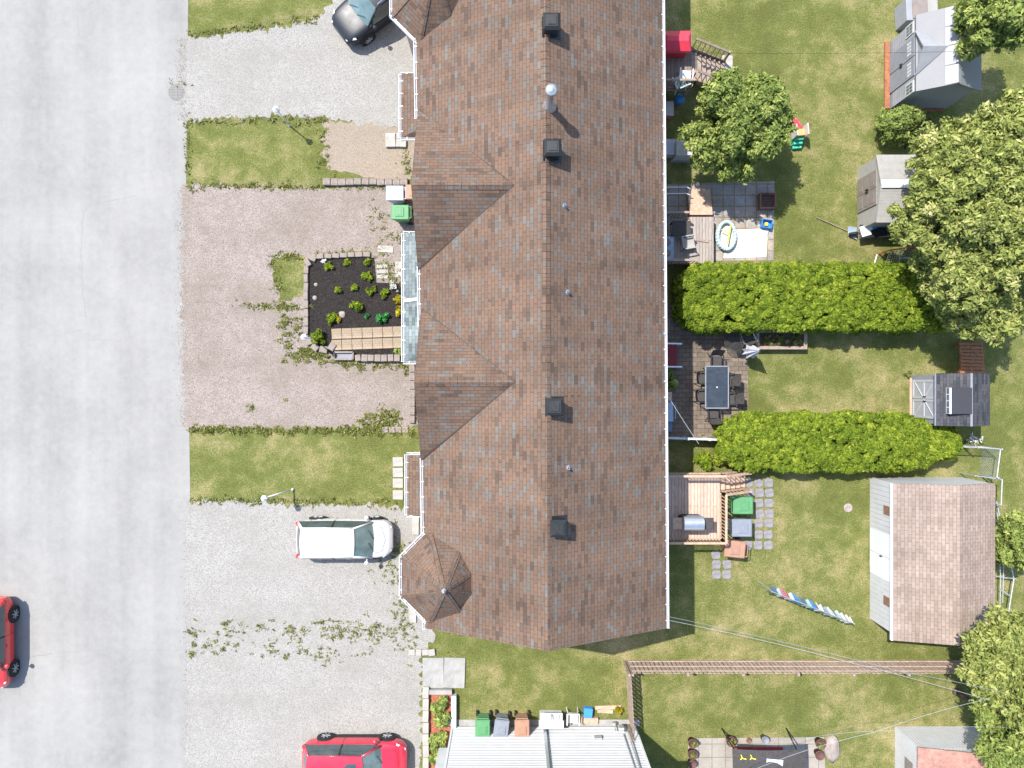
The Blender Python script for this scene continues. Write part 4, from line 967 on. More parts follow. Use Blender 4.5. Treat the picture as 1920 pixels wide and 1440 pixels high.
# timber pallet
xa, ya = G(1797, 648, .5); t = thing('wooden_pallet', 'red brown timber pallet leaning behind the small grey shed', 'pallet', (xa+.5, ya-.55, 0))
m = MB()
for i in range(9): f = i/8; m.box((.05+.1*f, .62-.155*i, .50+.0*f), (1.05, .115, .022), -.03)
m.build('slat', M['redwood'], t)
for s in (-.42, .05, .5): m = MB(); m.box((s+.06, 0, .44), (.09, 1.35, .09)); m.build('stringer', M['redwood'], t)
m = MB()
for sx in (-.4, .5):
    for sy in (-.6, .6): m.box((sx+.06, sy, .2), (.1, .1, .4))
m.build('pallet_block', M['redwood'], t)
# red stairs with white rails
ya, yb = G(0, 645, .8)[1], G(0, 688, .8)[1]; xa, xb = 5.45, G(1274, 0, .6)[0]
t = thing('back_stairs', 'dark red back steps with white rails beside the brown patio', 'stairs', (xb, (ya+yb)/2, 0))
m = MB()
for i in range(5): m.bx(xa+(xb-xa)*i/5, yb, .95-i*.19-.04, xa+(xb-xa)*(i+1)/5-.012, ya, .95-i*.19)
m.build('tread', M['redpaint'], t, True)
for yy in (ya, yb):
    m = MB(); m.bar((xa, yy, 1.85), (xb, yy, 1.0), .06, .05); m.bar((xb, yy, 0), (xb, yy, 1.0), .06)
    for i in range(9): f = i/9; m.bar((xa+(xb-xa)*f, yy, .9-.85*f), (xa+(xb-xa)*f, yy, 1.83-.85*f), .03)
    m.build('railing', M['white'], t, True)
def barbecue(label, loc, rz, hood, cart, cover=None):
    t = thing('barbecue', label, 'barbecue', loc, rz)
    m = MB(); m.bx(-.42, -.27, .12, .42, .27, .82); m.build('cart', cart, t, bevel=.02)
    m = MB(); m.grid(lambda u, v: ((u-.5)*.84, .30*math.cos(math.pi*(1-v))*1.0, .86+.28*math.sin(math.pi*v)), 6, 10); m.add([(-.42, -.3, .84), (.42, -.3, .84), (.42, .3, .84), (-.42, .3, .84)], [(0, 1, 2, 3)]); m.build('hood', hood, t, smooth=True)
    for s in (-1, 1): m = MB(); m.bx(s*.44, -.24, .82, s*.86, .24, .86); m.build('side_shelf', cart if s < 0 else M['timber'], t, bevel=.01)
    m = MB(); m.tube([(-.3, -.28, .97), (-.3, -.36, 1.0), (.3, -.36, 1.0), (.3, -.28, .97)], .015); m.build('hood_handle', M['chrome'], t)
    for s in (-1, 1): m = MB(); m.cyl((s*.38, -.1, .08), (s*.44, -.1, .08), .08); m.build('wheel', M['rubber'], t)
    return t
barbecue('blue grey barbecue in the house shade beside the brown patio', G(1250, 772, .9), math.pi/2, M['bluegray'], M['bluecover'])
o = barbecue('silver barbecue on the sunlit wooden deck', (*G(1299, 981, 1.9), 1.1), math.pi, M['steel'], M['charcoal'])
plant('shade_plant', 'leafy plant in the house shade below the red steps', 1254, 706, .3, .5, M['maple'], 800, 80, .09, None)
plant('shade_plant', 'low leafy plant in the house shade under the first one', 1262, 722, .22, .3, M['maple'], 500, 81, .09, None)
# white vinyl fence between patio and lower yard
t = thing('vinyl_fence', 'white vinyl fence panel below the brown patio', 'fence', (*G(1300, 818), 0))
a, b = G3(1240, 818), G3(1358, 822); m = MB()
m.bar(a+Vector((0, 0, .55)), b+Vector((0, 0, .55)), .04, .85); m.bar(a+Vector((0, 0, 1.0)), b+Vector((0, 0, 1.0)), .08, .06); m.build('panel', M['vinyl'], t, True)
for i in range(4): p = a.lerp(b, i/3); m = MB(); m.bar(p, p+Vector((0, 0, 1.1)), .11); m.build('post', M['vinyl'], t, True)
S = []; line(1292, 822, 1350, 826, 14, 6, 3, 30); line(1806, 833, 1840, 836, 10, 10, 4, 30)
tufts('weeds', 'weeds along the white vinyl fence', S, M['weed'], 34)
plant('daisy_clump', 'white daisies behind the small slate grey shed', 1825, 826, .3, .3, M['whiteflower'], 160, 82, .05, None)
plant('daisy_clump', 'pale bush at the corner of the small slate grey shed', 1704, 702, .14, .25, M['weed'], 220, 83, .05, None)

# ------------------------------------------------------------------ decks
def rail(m, a, b, h=.9, n=None, pw=.035, top=.09):
    a = Vector(a); b = Vector(b); L = (b-a).length; n = n or int(L/.14)
    m.bar(a+Vector((0, 0, h)), b+Vector((0, 0, h)), top, .04); m.bar(a+Vector((0, 0, .1)), b+Vector((0, 0, .1)), .04, .06)
    for i in range(n+1): p = a.lerp(b, i/n); m.bar(p+Vector((0, 0, .08)), p+Vector((0, 0, h)), pw)
def deck(label, x0, x1, y0, y1, z, floor, wood, sx, sy0, sy1, nsteps, rails, name='wooden_deck'):
    t = thing(name, label, 'deck', ((x0+x1)/2, (y0+y1)/2, 0))
    m = MB(); m.bx(x0, y0, z-.04, x1, y1, z); m.build('deck_floor', floor, t, True)
    m = MB(); m.bx(x0, y0-.02, z-.24, x1+.02, y0+.02, z-.045); m.bx(x1-.02, y0+.022, z-.24, x1+.02, y1-.022, z-.045); m.bx(x0, y1-.02, z-.24, x1+.02, y1+.02, z-.045); m.build('skirt', wood, t, True)
    for px_ in (x0+.3, x1-.1):
        for py_ in (y0+.1, y1-.1): m = MB(); m.bx(px_-.06, py_-.06, 0, px_+.06, py_+.06, z-.05); m.build('post', wood, t, True)
    if nsteps:
        m = MB(); d = (sx-x1)/nsteps
        for i in range(nsteps): m.bx(x1+d*i+.01, sy0+.06, z*(1-(i+1)/(nsteps+1))-.04, x1+d*(i+1)-.01, sy1-.06, z*(1-(i+1)/(nsteps+1)))
        m.build('tread', wood, t, True)
        for yy in (sy0, sy1):
            m = MB(); m.bar((x1, yy, z-.12), (sx, yy, .05), .05, .22); m.build('stringer', wood, t, True)
            m = MB(); a, b = Vector((x1, yy, z)), Vector((sx-.05, yy, .12)); rail(m, a, b, .9, 7, .035, .1); m.bar(b, b+Vector((0, 0, .95)), .09); m.build('stair_rail', wood, t, True)
    for a, b in rails: m = MB(); rail(m, (*a, z), (*b, z)); m.build('railing', wood, t, True)
    return t
xh = 5.4; x1 = G(1350, 0, 1.1)[0]; y1, y0 = G(0, 888, 1.1)[1], G(0, 1010, 1.1)[1]; sy0 = G(0, 922, 1.1)[1]
deck('sunlit wooden deck holding the silver barbecue', xh, x1, y0, y1, 1.1, M['wood'], M['timber'], G(1395, 0)[0], sy0, y1, 5, [((xh, y1), (x1, y1)), ((x1, sy0), (x1, y0)), ((x1, y0), (xh, y0))])
x1 = G(1297, 0, 1.3)[0]; y1, y0 = G(0, 60, 1.3)[1], G(0, 166, 1.3)[1]; sy0, sy1 = G(0, 150, 1.3)[1], G(0, 92, 1.3)[1]
deck('dark wooden deck at the top with railed stairs to the lawn', xh, x1, y0, y1, 1.3, M['wooddark'], M['timbergray'], G(1357, 0)[0], sy0, sy1, 7, [((xh, y0), (x1, y0)), ((x1, y0), (x1, sy0))])
x1 = G(1338, 0, .6)[0]; y1, y0 = G(0, 407, .6)[1], G(0, 494, .6)[1]
deck('weathered grey deck with furniture left of the white tarpaulin', xh, x1, y0, y1, .6, M['woodgray'], M['timbergray'], 0, 0, 0, 0, [((xh, y0), (x1-1.0, y0)), ((xh, y1), (x1-1.3, y1))])
xa, xb = G(1292, 0, .4)[0], G(1334, 0, .3)[0]; ya, yb = G(0, 352, .4)[1], G(0, 404, .4)[1]
t = thing('wooden_steps', 'wide wooden steps above the weathered grey deck', 'steps', ((xa+xb)/2, (ya+yb)/2, 0)); m = MB()
for i in range(7): m.bx(xa, ya+(yb-ya)*i/7, 0, xb, ya+(yb-ya)*(i+1)/7+.015, .12+.06*i)
m.build('tread', M['timber'], t, True)
t = thing('handrail', 'white tube handrail above the wooden steps', 'handrail', (*G(1275, 357, .4), 0))
for dy in (0, -.28): m = MB(); m.tube([(-.9, dy, .9), (.15, dy, .95), (.32, dy-.06, .9), (.38, dy-.2, .5), (.38, dy-.22, 0)], .022); m.build('rail_tube', M['white'], t)
# things on and around the decks
x, y = G(1271, 74, 2.2); t = thing('play_house', 'red toy play house on the dark top deck', 'play house', (x, y, 1.3)); m = MB()
m.bx(-.55, -.38, 0, .50, .38, .75); m.build('wall', M['redplastic'], t, bevel=.03); m = MB(); m.prism([(-.62, -.45), (.6, -.45), (.6, .45), (-.62, .45)], .75, 1.0, [(-.5, -.1), (.45, -.1), (.45, .1), (-.5, .1)]); m.build('roof', M['redplastic'], t, bevel=.03)
m = MB(); m.bx(.5, -.12, .1, .53, .16, .6); m.build('door', M['offwhite'], t, bevel=.02)
def plastic_chair(label, loc, rz, mat, name='plastic_chair', s=1.):
    t = thing(name, label, 'chair', loc, rz)
    m = MB(); m.grid(lambda u, v: ((u-.5)*.46*s, (v-.5)*.46*s, (.42-.03*math.sin(math.pi*u))*s), 4, 4); m.bx(-.23*s, -.23*s, .36*s, .23*s, .23*s, .39*s); m.build('seat', mat, t)
    m = MB()
    for i in range(7): xx = (-.21+.07*i)*s; m.bar((xx, -.22*s, .42*s), (xx*1.08, -.38*s, (.86+.04*math.cos(xx*6))*s), .045*s, .02)
    m.bar((-.24*s, -.385*s, .86*s), (.24*s, -.385*s, .86*s), .05*s, .03); m.build('backrest', mat, t)
    for k in (-1, 1):
        m = MB(); m.bar((k*.27*s, -.3*s, .64*s), (k*.27*s, .22*s, .62*s), .055*s, .03); m.bar((k*.27*s, .22*s, .62*s), (k*.25*s, .26*s, 0), .04*s); m.build('armrest', mat, t)
        m = MB(); m.bar((k*.22*s, -.22*s, .4*s), (k*.25*s, -.3*s, 0), .04*s); m.build('leg', mat, t)
    return t
plastic_chair('white plastic chair on the dark top deck', (*G(1286, 140, 1.8), 1.3), -.1, M['offwhite'])
plastic_chair('pale blue plastic chair behind the white one on the top deck', (*G(1275, 152, 1.8), 1.3), .4, M['aqua'])
plastic_chair('white plastic chair against the white house wall', (G(1075, 0, .7)[0], -14.85), math.pi, M['offwhite'])
def blob(name, label, cat, px, py, z, d, mat, rz=0, bev=.03, base=0):
    x, y = G(px, py, z); m = MB(); m.box((0, 0, d[2]/2), d); o = m.build(name, mat, None, bevel=bev); o.location = (x, y, base); o.rotation_euler = (0, 0, rz); return tag(o, label, cat)
x, y = G(1282, 173, 1.0); m = MB(); m.ball((0, 0, .24), .24, 16, 10); o = m.build('ball', M['blueplastic'], None, smooth=True); o.location = (x, y, .0); tag(o, 'blue ball under the top deck railing', 'ball')
x, y = G(1250, 203, .5); t = thing('toy_box', 'pink toy box by the house wall', 'toy box', (x, y, 0)); m = MB(); m.bx(-.3, -.3, 0, .3, .3, .45); m.build('box', M['pink'], t, bevel=.03); m = MB(); m.bx(-.32, -.32, .452, .32, .32, .5); m.build('lid', M['offwhite'], t, bevel=.02)
x, y = G(1283, 277, .8); t = thing('air_conditioner', 'white outdoor air conditioner under the eave beside the tree', 'air conditioner', (x, y, 0))
m = MB(); m.bx(-.36, -.34, .05, .36, .34, .85); m.build('case', M['offwhite'], t, bevel=.03)
m = MB()
for i in range(8): m.bx(-.28, -.27+.07*i, .852, .2, -.235+.07*i, .87)
m.build('grille', M['galv'], t); m = MB(); m.bx(.24, -.2, .852, .31, .2, .88); m.build('handle_slot', M['slate'], t); m = MB(); m.bx(-.42, -.4, 0, .42, .4, .05); m.build('base_pad', M['concrete'], t)
blob('storage_box', 'grey storage box between the air conditioner and the house', 'box', 1258, 275, .5, (.5, .7, .5), M['bin_pale'])
# toddler slide on the lawn
x, y = G(1497, 240, .5); t = thing('toddler_slide', 'red orange and green toddler slide on the lawn beside the round tree', 'slide', (x, y, 0), .1)
m = MB(); m.grid(lambda u, v: ((u-.5)*.36, .62-.75*v, .05+.62*v**1.3), 3, 8); m.build('chute', M['redplastic'], t); bpy.data.objects[-1] if False else None
m = MB(); m.bx(-.2, -.4, .55, .2, -.1, .7); m.build('platform', M['orange'], t, bevel=.03)
for s in (-1, 1): m = MB(); m.prism([(s*.22, -.45), (s*.27, -.45), (s*.27, .05), (s*.22, .05)], .3, .95); m.build('side_panel', M['offwhite'], t, bevel=.02)
m = MB()
for i in range(3): m.bx(-.2, -.52-.14*i, .0, .2, -.40-.14*i, .5-.15*i)
m.build('step', M['greenplastic'], t, bevel=.02)
# tarpaulin, paddling pool, boxes, fire pit
x, y = G(1398, 457, .04); t = thing('tarpaulin', 'white tarpaulin spread on the mossy patio', 'tarpaulin', (x, y, 0))
m = MB(); a, b, c, d = [Vector((*G(px, py), .03)) for px, py in ((1362, 432), (1440, 428), (1436, 482), (1356, 484))]
m.grid(lambda u, v: a.lerp(b, u).lerp(d.lerp(c, u), v)+Vector((0, 0, .012*math.sin(9*u+5*v)*math.sin(7*v))), 16, 12); m.build('sheet', M['tarp'], t, True, True)
a2 = Vector((*G(1416, 433), .05)); m = MB(); m.add([a2, b+Vector((.05, 0, .05)), Vector((*G(1434, 452), .055))], [(0, 1, 2), (2, 1, 0)]); m.build('folded_corner', M['offwhite'], t, True)
x, y = G(1362, 442, .2); m = MB(); n = 26
for k in range(2):
    pts = [(.40*math.cos(2*math.pi*i/n)*(1.0 if k == 0 else .97), .62*math.sin(2*math.pi*i/n), .08+.13*k) for i in range(n+1)]; m.tube(pts, .075, 8)
t = thing('paddling_pool', 'pale inflatable paddling pool on the edge of the white tarpaulin', 'paddling pool', (x, y, .03)); m.build('ring', M['aqua'], t, smooth=True)
m = MB(); m.lathe((0, 0, .03), [(.36, 0), (.36, .01)], 20); o = m.build('pool_floor', M['offwhite'], t); o.scale = (1, 1.5, 1)
x, y = G(1365, 443, .3); m = MB(); m.bar((.12, .5, .32), (-.02, -.35, .3), .05); m.bar((.05, .1, .31), (-.3, .3, .32), .035); o = m.build('pool_noodle', M['yellow'], None); o.location = (x, y, 0); tag(o, 'yellow pool toy lying across the paddling pool', 'pool toy')
x, y = G(1439, 419, .3); t = thing('plastic_crate', 'blue plastic crate at the corner of the white tarpaulin', 'crate', (x, y, 0), -.15)
m = MB()
for a, b in (((-.22, -.18), (.22, -.18)), ((-.22, .18), (.22, .18)), ((-.22, -.18), (-.22, .18)), ((.22, -.18), (.22, .18))): m.bar((*a, .15), (*b, .15), .02, .3)
m.bx(-.22, -.18, 0, .22, .18, .03); m.build('crate_body', M['blueplastic'], t); m = MB(); m.bx(-.06, -.07, .03, .06, .07, .2); m.build('yellow_toy', M['yellow'], t)
x, y = G(1440, 376, .4); t = thing('fire_pit', 'rusty square fire pit grate on the mossy patio', 'fire pit', (x, y, 0)); m = MB(); s = .33
for a, b in (((-s, -s), (s, -s)), ((-s, s), (s, s)), ((-s, -s), (-s, s)), ((s, -s), (s, s))): m.bar((*a, .42), (*b, .42), .05, .04); m.bar((*a, .2), (*b, .2), .03, .3)
m.build('frame', M['rust'], t); m = MB()
for i in range(9): m.bar((-s, -s+.07*(i+.6), .41), (s, -s+.07*(i+.6), .41), .018)
m.build('grate', M['rust'], t); m = MB(); m.bx(-s, -s, .06, s, s, .1); m.build('ash_pan', M['black'], t)
for a in (-1, 1):
    for b in (-1, 1): m = MB(); m.bar((a*s, b*s, 0), (a*s, b*s, .4), .04); m.build('leg', M['rust'], t)
# furniture on the grey deck
x, y = G(1278, 427, 1.2); t = thing('square_table', 'dark square table in shade on the weathered grey deck', 'table', (x, y, .6)); m = MB(); m.bx(-.4, -.32, .5, .4, .32, .55); m.build('tabletop', M['charcoal'], t, bevel=.01)
for a in (-1, 1):
    for b in (-1, 1): m = MB(); m.bar((a*.35, b*.27, 0), (a*.35, b*.27, .5), .05); m.build('leg', M['charcoal'], t)
x, y = G(1253, 463, 1.2); t = thing('bench', 'blue grey bench with two round cushions by the house wall', 'bench', (x, y, .6)); m = MB(); m.bx(-.3, -.5, .0, .3, .5, .42); m.build('seat', M['bluegray'], t, bevel=.02)
for b in (-.24, .24): m = MB(); m.lathe((0, b, .425), [(.13, 0), (.14, .03), (.10, .06), (.02, .05)], 18); m.build('cushion', M['taupe'], t, smooth=True)
plastic_chair('pale wooden armchair turned to the lawn on the grey deck', (*G(1292, 455, 1.0), .6), -1.4, M['beige'], 'garden_chair')
blob('wood_plank', 'short dark plank lying on the grey deck', 'plank', 1317, 451, .64, (.55, .1, .05), M['timbergray'], -.15, .005, .6)
x, y = G(1294, 412, 1.0); m = MB(); m.ball((0, 0, .1), .1, 10, 8); o = m.build('toy_ball', M['orange'], None, smooth=True); o.location = (x, y, .6); tag(o, 'small orange ball on the corner of the grey deck', 'ball')
x, y = G(1308, 346, .1); m = MB(); m.ball((0, 0, .08), .1, 10, 8); o = m.build('toy_ball', M['offwhite'], None, smooth=True); o.location = (x, y, 0); tag(o, 'small white ball on the lawn above the wooden steps', 'ball')

# ------------------------------------------------------------------ sheds on the right
# large grey shed, top right
xa = G(1690, 0)[0]; ze, zr = 2.2, 3.0; xe = G(1722, 0, ze)[0]; xr = G(1796, 0, zr)[0]; xw1 = G(1838, 0, ze)[0]; ya, yb = G(0, 28, ze)[1], G(0, 171, ze)[1]
t = thing('large_shed', 'large grey shed with a front dormer and windowed double doors', 'shed', ((xa+xw1)/2, (ya+yb)/2, 0))
m = MB(); gable_shed_walls(m, xe-.02, xw1-.12, yb+.12, ya-.12, ze, xr, zr-.08)
for i in range(14): z = .2+i*.14; m.bx(xe-.035, yb+.1, z, xe-.021, ya-.1, z+.115)
m.build('wall', M['graysiding'], t, True)
m = MB(); poly_roof(m, xe-.1, xr, xw1+.05, yb, ya, ze, zr, .06); m.build('roof', M['shedroof'], t, True)
m = MB()
for s in (-1, 1):
    for i in range(4):
        y0_, y1_ = yb+(ya-yb)*i/4+.02, yb+(ya-yb)*(i+1)/4-.02; k = .38; xx = xr+s*k*(.9 if s > 0 else 1); zz = zr-(zr-ze)*k/(xr-xe)
        m.slope([(xr, y0_, zr+.05), (xx, y0_, zz+.04), (xx, y1_, zz+.04), (xr, y1_, zr+.05)][::s], (0, 1, 0), .03)
m.build('ridge_panel', M['shedroof2'], t, True)
yd = (G(0, 100, ze)[1]); hw = .95; m = MB(); zt = ze+.62; bx0 = xe-.16; bk = xe+(xr-xe)*(zt-ze)/(zr-ze)
for s in (-1, 1):
    f = [Vector((bx0, yd, zt+.03)), Vector((bk, yd, zt+.03)), Vector((bx0, yd+s*hw, ze+.03))]
    if (f[1]-f[0]).cross(f[2]-f[0]).z < 0: f = f[::-1]
    m.slope(f, (1, 0, 0), .04)
m.build('dormer_roof', M['graysiding'], t, True); m = MB(); m.add([(xe-.05, yd-hw, ze), (xe-.05, yd+hw, ze), (xe-.05, yd, zt)], [(0, 2, 1), (0, 1, 2)]); m.build('dormer_wall', M['graysiding'], t, True)
for s in (-1, 1):
    m = MB(); m.bx(xe-.075, yd+s*.02, .1, xe-.037, yd+s*.82, 2.0); d = m.build('door', M['slate'], t, True)
    m = MB()
    for i in range(2):
        for j in range(4): m.bx(xe-.082, yd+s*(.16+.15*j), 1.5+.16*i, xe-.076, yd+s*(.27+.15*j), 1.62+.16*i)
    m.build('pane', M['offwhite'], d).location = (-t.location.x, -t.location.y, 0)
    m = MB(); m.bx(xe-.12, yd+s*.06-.02, .95, xe-.076, yd+s*.06+.02, 1.1); m.build('handle', M['black'], d).location = (-t.location.x, -t.location.y, 0)
    m = MB(); yc = yd+s*1.25; m.bx(xe-.07, yc-.25, 1.35, xe-.037, yc+.25, 1.95); w_ = m.build('window', M['offwhite'], t, True); m = MB()
    for i in range(3):
        for j in range(2): m.bx(xe-.078, yc-.20+.14*i, 1.42+.24*j, xe-.071, yc-.09+.14*i, 1.62+.24*j)
    m.build('pane', M['pane'], w_).location = (-t.location.x, -t.location.y, 0)
m = MB(); m.bx(xe-.3, yb+.1, 0, xe-.08, ya-.1, .1); m.bx(xe, yb-.02, 0, xw1-.2, yb+.1, .08); m.build('timber_base', M['redwood'], t, True)
# beige resin shed, ridge running across the picture
x0 = G(1607, 0)[0]; ze, zr = 1.75, 2.15; xe = G(1648, 0, ze)[0]; x1 = xe+2.0; ya, yb = G(0, 290, ze)[1], G(0, 417, ze)[1]; yr = G(0, 345, zr)[1]
t = thing('resin_shed', 'beige resin shed with taupe double doors under the large tree', 'shed', ((x0+x1)/2, (ya+yb)/2, 0))
m = MB(); xw = x0+.02; m.add([(xw, yb+.06, 0), (x1, yb+.06, 0), (x1, ya-.06, 0), (xw, ya-.06, 0), (xw, yb+.06, ze), (x1, yb+.06, ze), (x1, ya-.06, ze), (xw, ya-.06, ze), (xw, yr, zr-.05), (x1, yr, zr-.05)], [(0, 1, 5, 4), (2, 3, 7, 6), (3, 0, 4, 8, 7), (1, 2, 6, 9, 5)]); m.build('wall', M['beige'], t, True)
m = MB()
for i in range(26):
    for (a, za, b, zb_) in ((yb, ze, yr, zr), (yr, zr, ya, ze)):
        u0, u1 = i/26, (i+.82)/26
        y0_, y1_ = a+(b-a)*u0, a+(b-a)*u1; z0_, z1_ = za+(zb_-za)*u0, za+(zb_-za)*u1
        m.slope([(xe-.12, y0_, z0_), (x1+.08, y0_, z0_), (x1+.08, y1_, z1_), (xe-.12, y1_, z1_)], (1, 0, 0), .05)
m.slope([(xe-.12, yb, ze-.01), (x1+.08, yb, ze-.01), (x1+.08, yr, zr-.015), (xe-.12, yr, zr-.015)], (1, 0, 0)); m.slope([(xe-.12, yr, zr-.015), (x1+.08, yr, zr-.015), (x1+.08, ya, ze-.01), (xe-.12, ya, ze-.01)], (1, 0, 0))
m.build('roof', M['beige'], t, True)
m = MB(); m.bx(xe-.1, yr-.17, zr+.0, x1+.05, yr+.17, zr+.06); m.build('ridge_vent', M['white'], t, True, bevel=.03)
for s in (-1, 1):
    m = MB(); m.bx(xw-.05, yr+s*.01, .08, xw-.01, yr+s*.74, 1.72); d = m.build('door', M['taupe'], t, True); m = MB()
    for z in (.35, .85, 1.35):
        m.bx(xw-.062, yr+s*.12, z-.16, xw-.052, yr+s*.62, z+.2)
    m.build('door_panel', M['beige'] if False else M['taupe'], d).location = (-t.location.x, -t.location.y, 0)
    m = MB(); m.bx(xw-.11, yr+s*.06-.02, .9, xw-.051, yr+s*.06+.02, 1.08); m.build('handle', M['black'], d).location = (-t.location.x, -t.location.y, 0)
# white garage with brown roof
x0 = G(1631, 0)[0]; ze, zr = 2.05, 2.65; xe = G(1675, 0, ze)[0]; xr = G(1800, 0, zr)[0]; x1 = G(1866, 0, ze)[0]; ya, yb = G(0, 906, ze)[1], G(0, 1201, ze)[1]
t = thing('garage', 'white sided garage with pale brown shingle roof', 'garage', ((x0+x1)/2, (ya+yb)/2, 0))
m = MB(); gable_shed_walls(m, x0, x1-.1, yb+.25, ya-.02, ze-.02, xr, zr-.04)
k = int((ya-yb)/.22)
for i in range(k): y_ = yb+.27+(ya-.04-yb-.27)*i/k; m.bx(x0-.018, y_, .1, x0-.001, y_+.19, ze-.1)
m.build('wall', M['vinyl'], t, True)
m = MB(); poly_roof(m, xe-.02, xr, x1, yb, ya, ze, zr, .08); m.build('roof', M['shingle_pink'], t, True)
m = MB(); m.bar((xe-.06, yb, ze-.04), (xe-.06, ya, ze-.04), .07, .13); m.build('fascia', M['white'], t, True)
for y_ in (G(0, 957, 1.5)[1], G(0, 1127, 1.5)[1]):
    m = MB(); m.bx(x0-.05, y_-.28, 1.2, x0-.018, y_+.28, 1.85); w_ = m.build('window', M['offwhite'], t, True); m = MB(); m.bx(x0-.06, y_-.2, 1.28, x0-.051, y_+.2, 1.77); m.build('pane', M['rust'], w_).location = (-t.location.x, -t.location.y, 0)
y_ = G(0, 1040, 1.)[1]; m = MB()
for a, b in (((y_-1.0), (y_-.01)), ((y_+.01), (y_+1.0))): m.bx(x0-.045, a, .08, x0-.02, b, 1.95)
d = m.build('door', M['white'], t, True); m = MB(); m.bx(x0-.1, y_-.06, 1.0, x0-.046, y_-.02, 1.15); m.build('handle', M['black'], d).location = (-t.location.x, -t.location.y, 0)
# corrugated shed bottom right
x0 = G(1678, 0)[0]; ze, zr = 2.0, 2.5; xe = G(1726, 0, ze)[0]; ya = G(0, 1364, .1)[1]; 
t = thing('corrugated_shed', 'white corrugated shed with rusty red roof at the bottom right', 'shed', (x0+2, ya-2, 0))
x1 = x0+4.2; m = MB(); m.bx(x0, ya-4, 0, x1, ya, ze)
for i in range(30): xx = x0+.07+i*.138; m.bx(xx-.03, ya, .02, xx+.03, ya+.02, ze)
for i in range(28): yy = ya-.07-i*.138; m.bx(x0-.02, yy-.03, .02, x0, yy+.03, ze)
m.build('wall', M['vinyl'], t, True)
xr = (x0+x1)/2; m = MB(); m.add([(x0, ya, ze), (x1, ya, ze), (xr, ya, zr)], [(0, 1, 2)]); m.build('gable_wall', M['vinyl'], t, True)
m = MB(); poly_roof(m, x0-.12, xr, x1+.12, ya-4.1, ya+.08, ze+.01, zr+.02, .04); m.build('roof', mk('rusty_red_roof', (.36, .19, .15), .8, .35, 3), t, True)
m = MB(); yy = ya-1.3; m.bx(x0-.06, yy-.4, .9, x0-.02, yy+.4, 1.5); m.build('window', M['taupe'], t, True)
# grey cabinet at the top edge
x, y = G(1733, 14, 1.0); t = thing('storage_cabinet', 'grey storage cabinet beside the large shed at the top edge', 'cabinet', (x, y, 0), .05)
m = MB(); m.bx(-.75, -.5, 0, .2, .5, .95); m.build('body', M['graysiding'], t, bevel=.02); m = MB(); m.bx(-.5, -.44, .952, .16, .44, 1.0); m.build('lid', M['taupe'], t, bevel=.01); m = MB(); m.bx(.22, -.5, 0, .75, .6, .75); m.build('shelf_side', M['beige'], t, bevel=.01)
# bicycle beside the shrub
x, y = G(1722, 250, .4); t = thing('bicycle', 'bicycle leaning between the shrub and the large tree', 'bicycle', (x, y, 0), R(52))
for xx in (-.5, .5):
    m = MB(); pts = [(xx+.32*math.cos(2*math.pi*i/22), 0, .33+.32*math.sin(2*math.pi*i/22)) for i in range(23)]; m.tube(pts, .02, 6)
    for i in range(8): a = math.pi*i/8; m.bar((xx-.3*math.cos(a), 0, .33-.3*math.sin(a)), (xx+.3*math.cos(a), 0, .33+.3*math.sin(a)), .005)
    m.build('wheel', M['rubber'], t)
m = MB(); m.tube([(-.5, 0, .33), (-.05, 0, .3), (.35, 0, .72), (-.2, 0, .75), (-.05, 0, .3)], .018); m.tube([(-.5, 0, .33), (-.2, 0, .75)], .014); m.tube([(.5, 0, .33), (.35, 0, .85)], .018); m.build('frame', M['galv'], t)
m = MB(); m.tube([(.3, -.28, .92), (.36, 0, .9), (.3, .28, .92)], .014); m.build('handlebar', M['black'], t); m = MB(); m.box((-.22, 0, .84), (.26, .13, .05)); m.build('saddle', M['black'], t, bevel=.02)
# snow shovel, wheelbarrow, hockey goal
x, y = G(1590, 433, .1); t = thing('snow_shovel', 'grey snow shovel with long handle lying on the lawn', 'shovel', (x, y, 0)); m = MB(); h0 = Vector((*G(1530, 408), .06))-Vector((x, y, 0)); m.cyl(h0, (0, 0, .08), .018); m.build('handle', M['timbergray'], t)
m = MB(); m.grid(lambda u, v: (.02+.38*u, (v-.5)*.42*(1+.3*u)-.12*u, .05+.06*(2*v-1)**2), 5, 5); m.grid(lambda u, v: (.02+.38*u, -((v-.5)*.42*(1+.3*u))-.12*u, .04+.06*(2*v-1)**2), 5, 5); m.build('blade', M['bluegray'], t)
x, y = G(1634, 434, .4); t = thing('wheelbarrow', 'wheelbarrow full of white and dark scraps below the beige resin shed', 'wheelbarrow', (x, y, 0), .08)
m = MB(); m.prism([(-.4, -.2), (.45, -.17), (.45, .17), (-.4, .2)], .3, .55, [(-.6, -.32), (.62, -.28), (.62, .28), (-.6, .32)]); m.build('tray', M['black'], t, bevel=.02)
m = MB(); m.box((-.36, .02, .58), (.42, .46, .05), .2); m.box((-.1, .14, .6), (.25, .2, .05), .5); m.build('scrap_board', M['tarp'], t); m = MB(); m.box((.05, .16, .6), (.25, .18, .08), .3); m.build('blue_bag', M['blueplastic'], t, bevel=.03)
for s in (-1, 1): m = MB(); m.tube([(-.55, s*.12, .3), (.5, s*.26, .35), (1.05, s*.28, .5)], .018); m.tube([(.4, s*.24, .33), (.45, s*.26, 0)], .018); m.build('handle', M['galv'], t)
m = MB(); m.cyl((-.7, -.05, .2), (-.7, .05, .2), .2, .2, 18); m.build('wheel', M['rubber'], t)
x, y = G(1690, 487, .4); t = thing('hockey_goal', 'hockey goal with red bar and white net at the edge of the large tree', 'goal', (x, y, 0), .12)
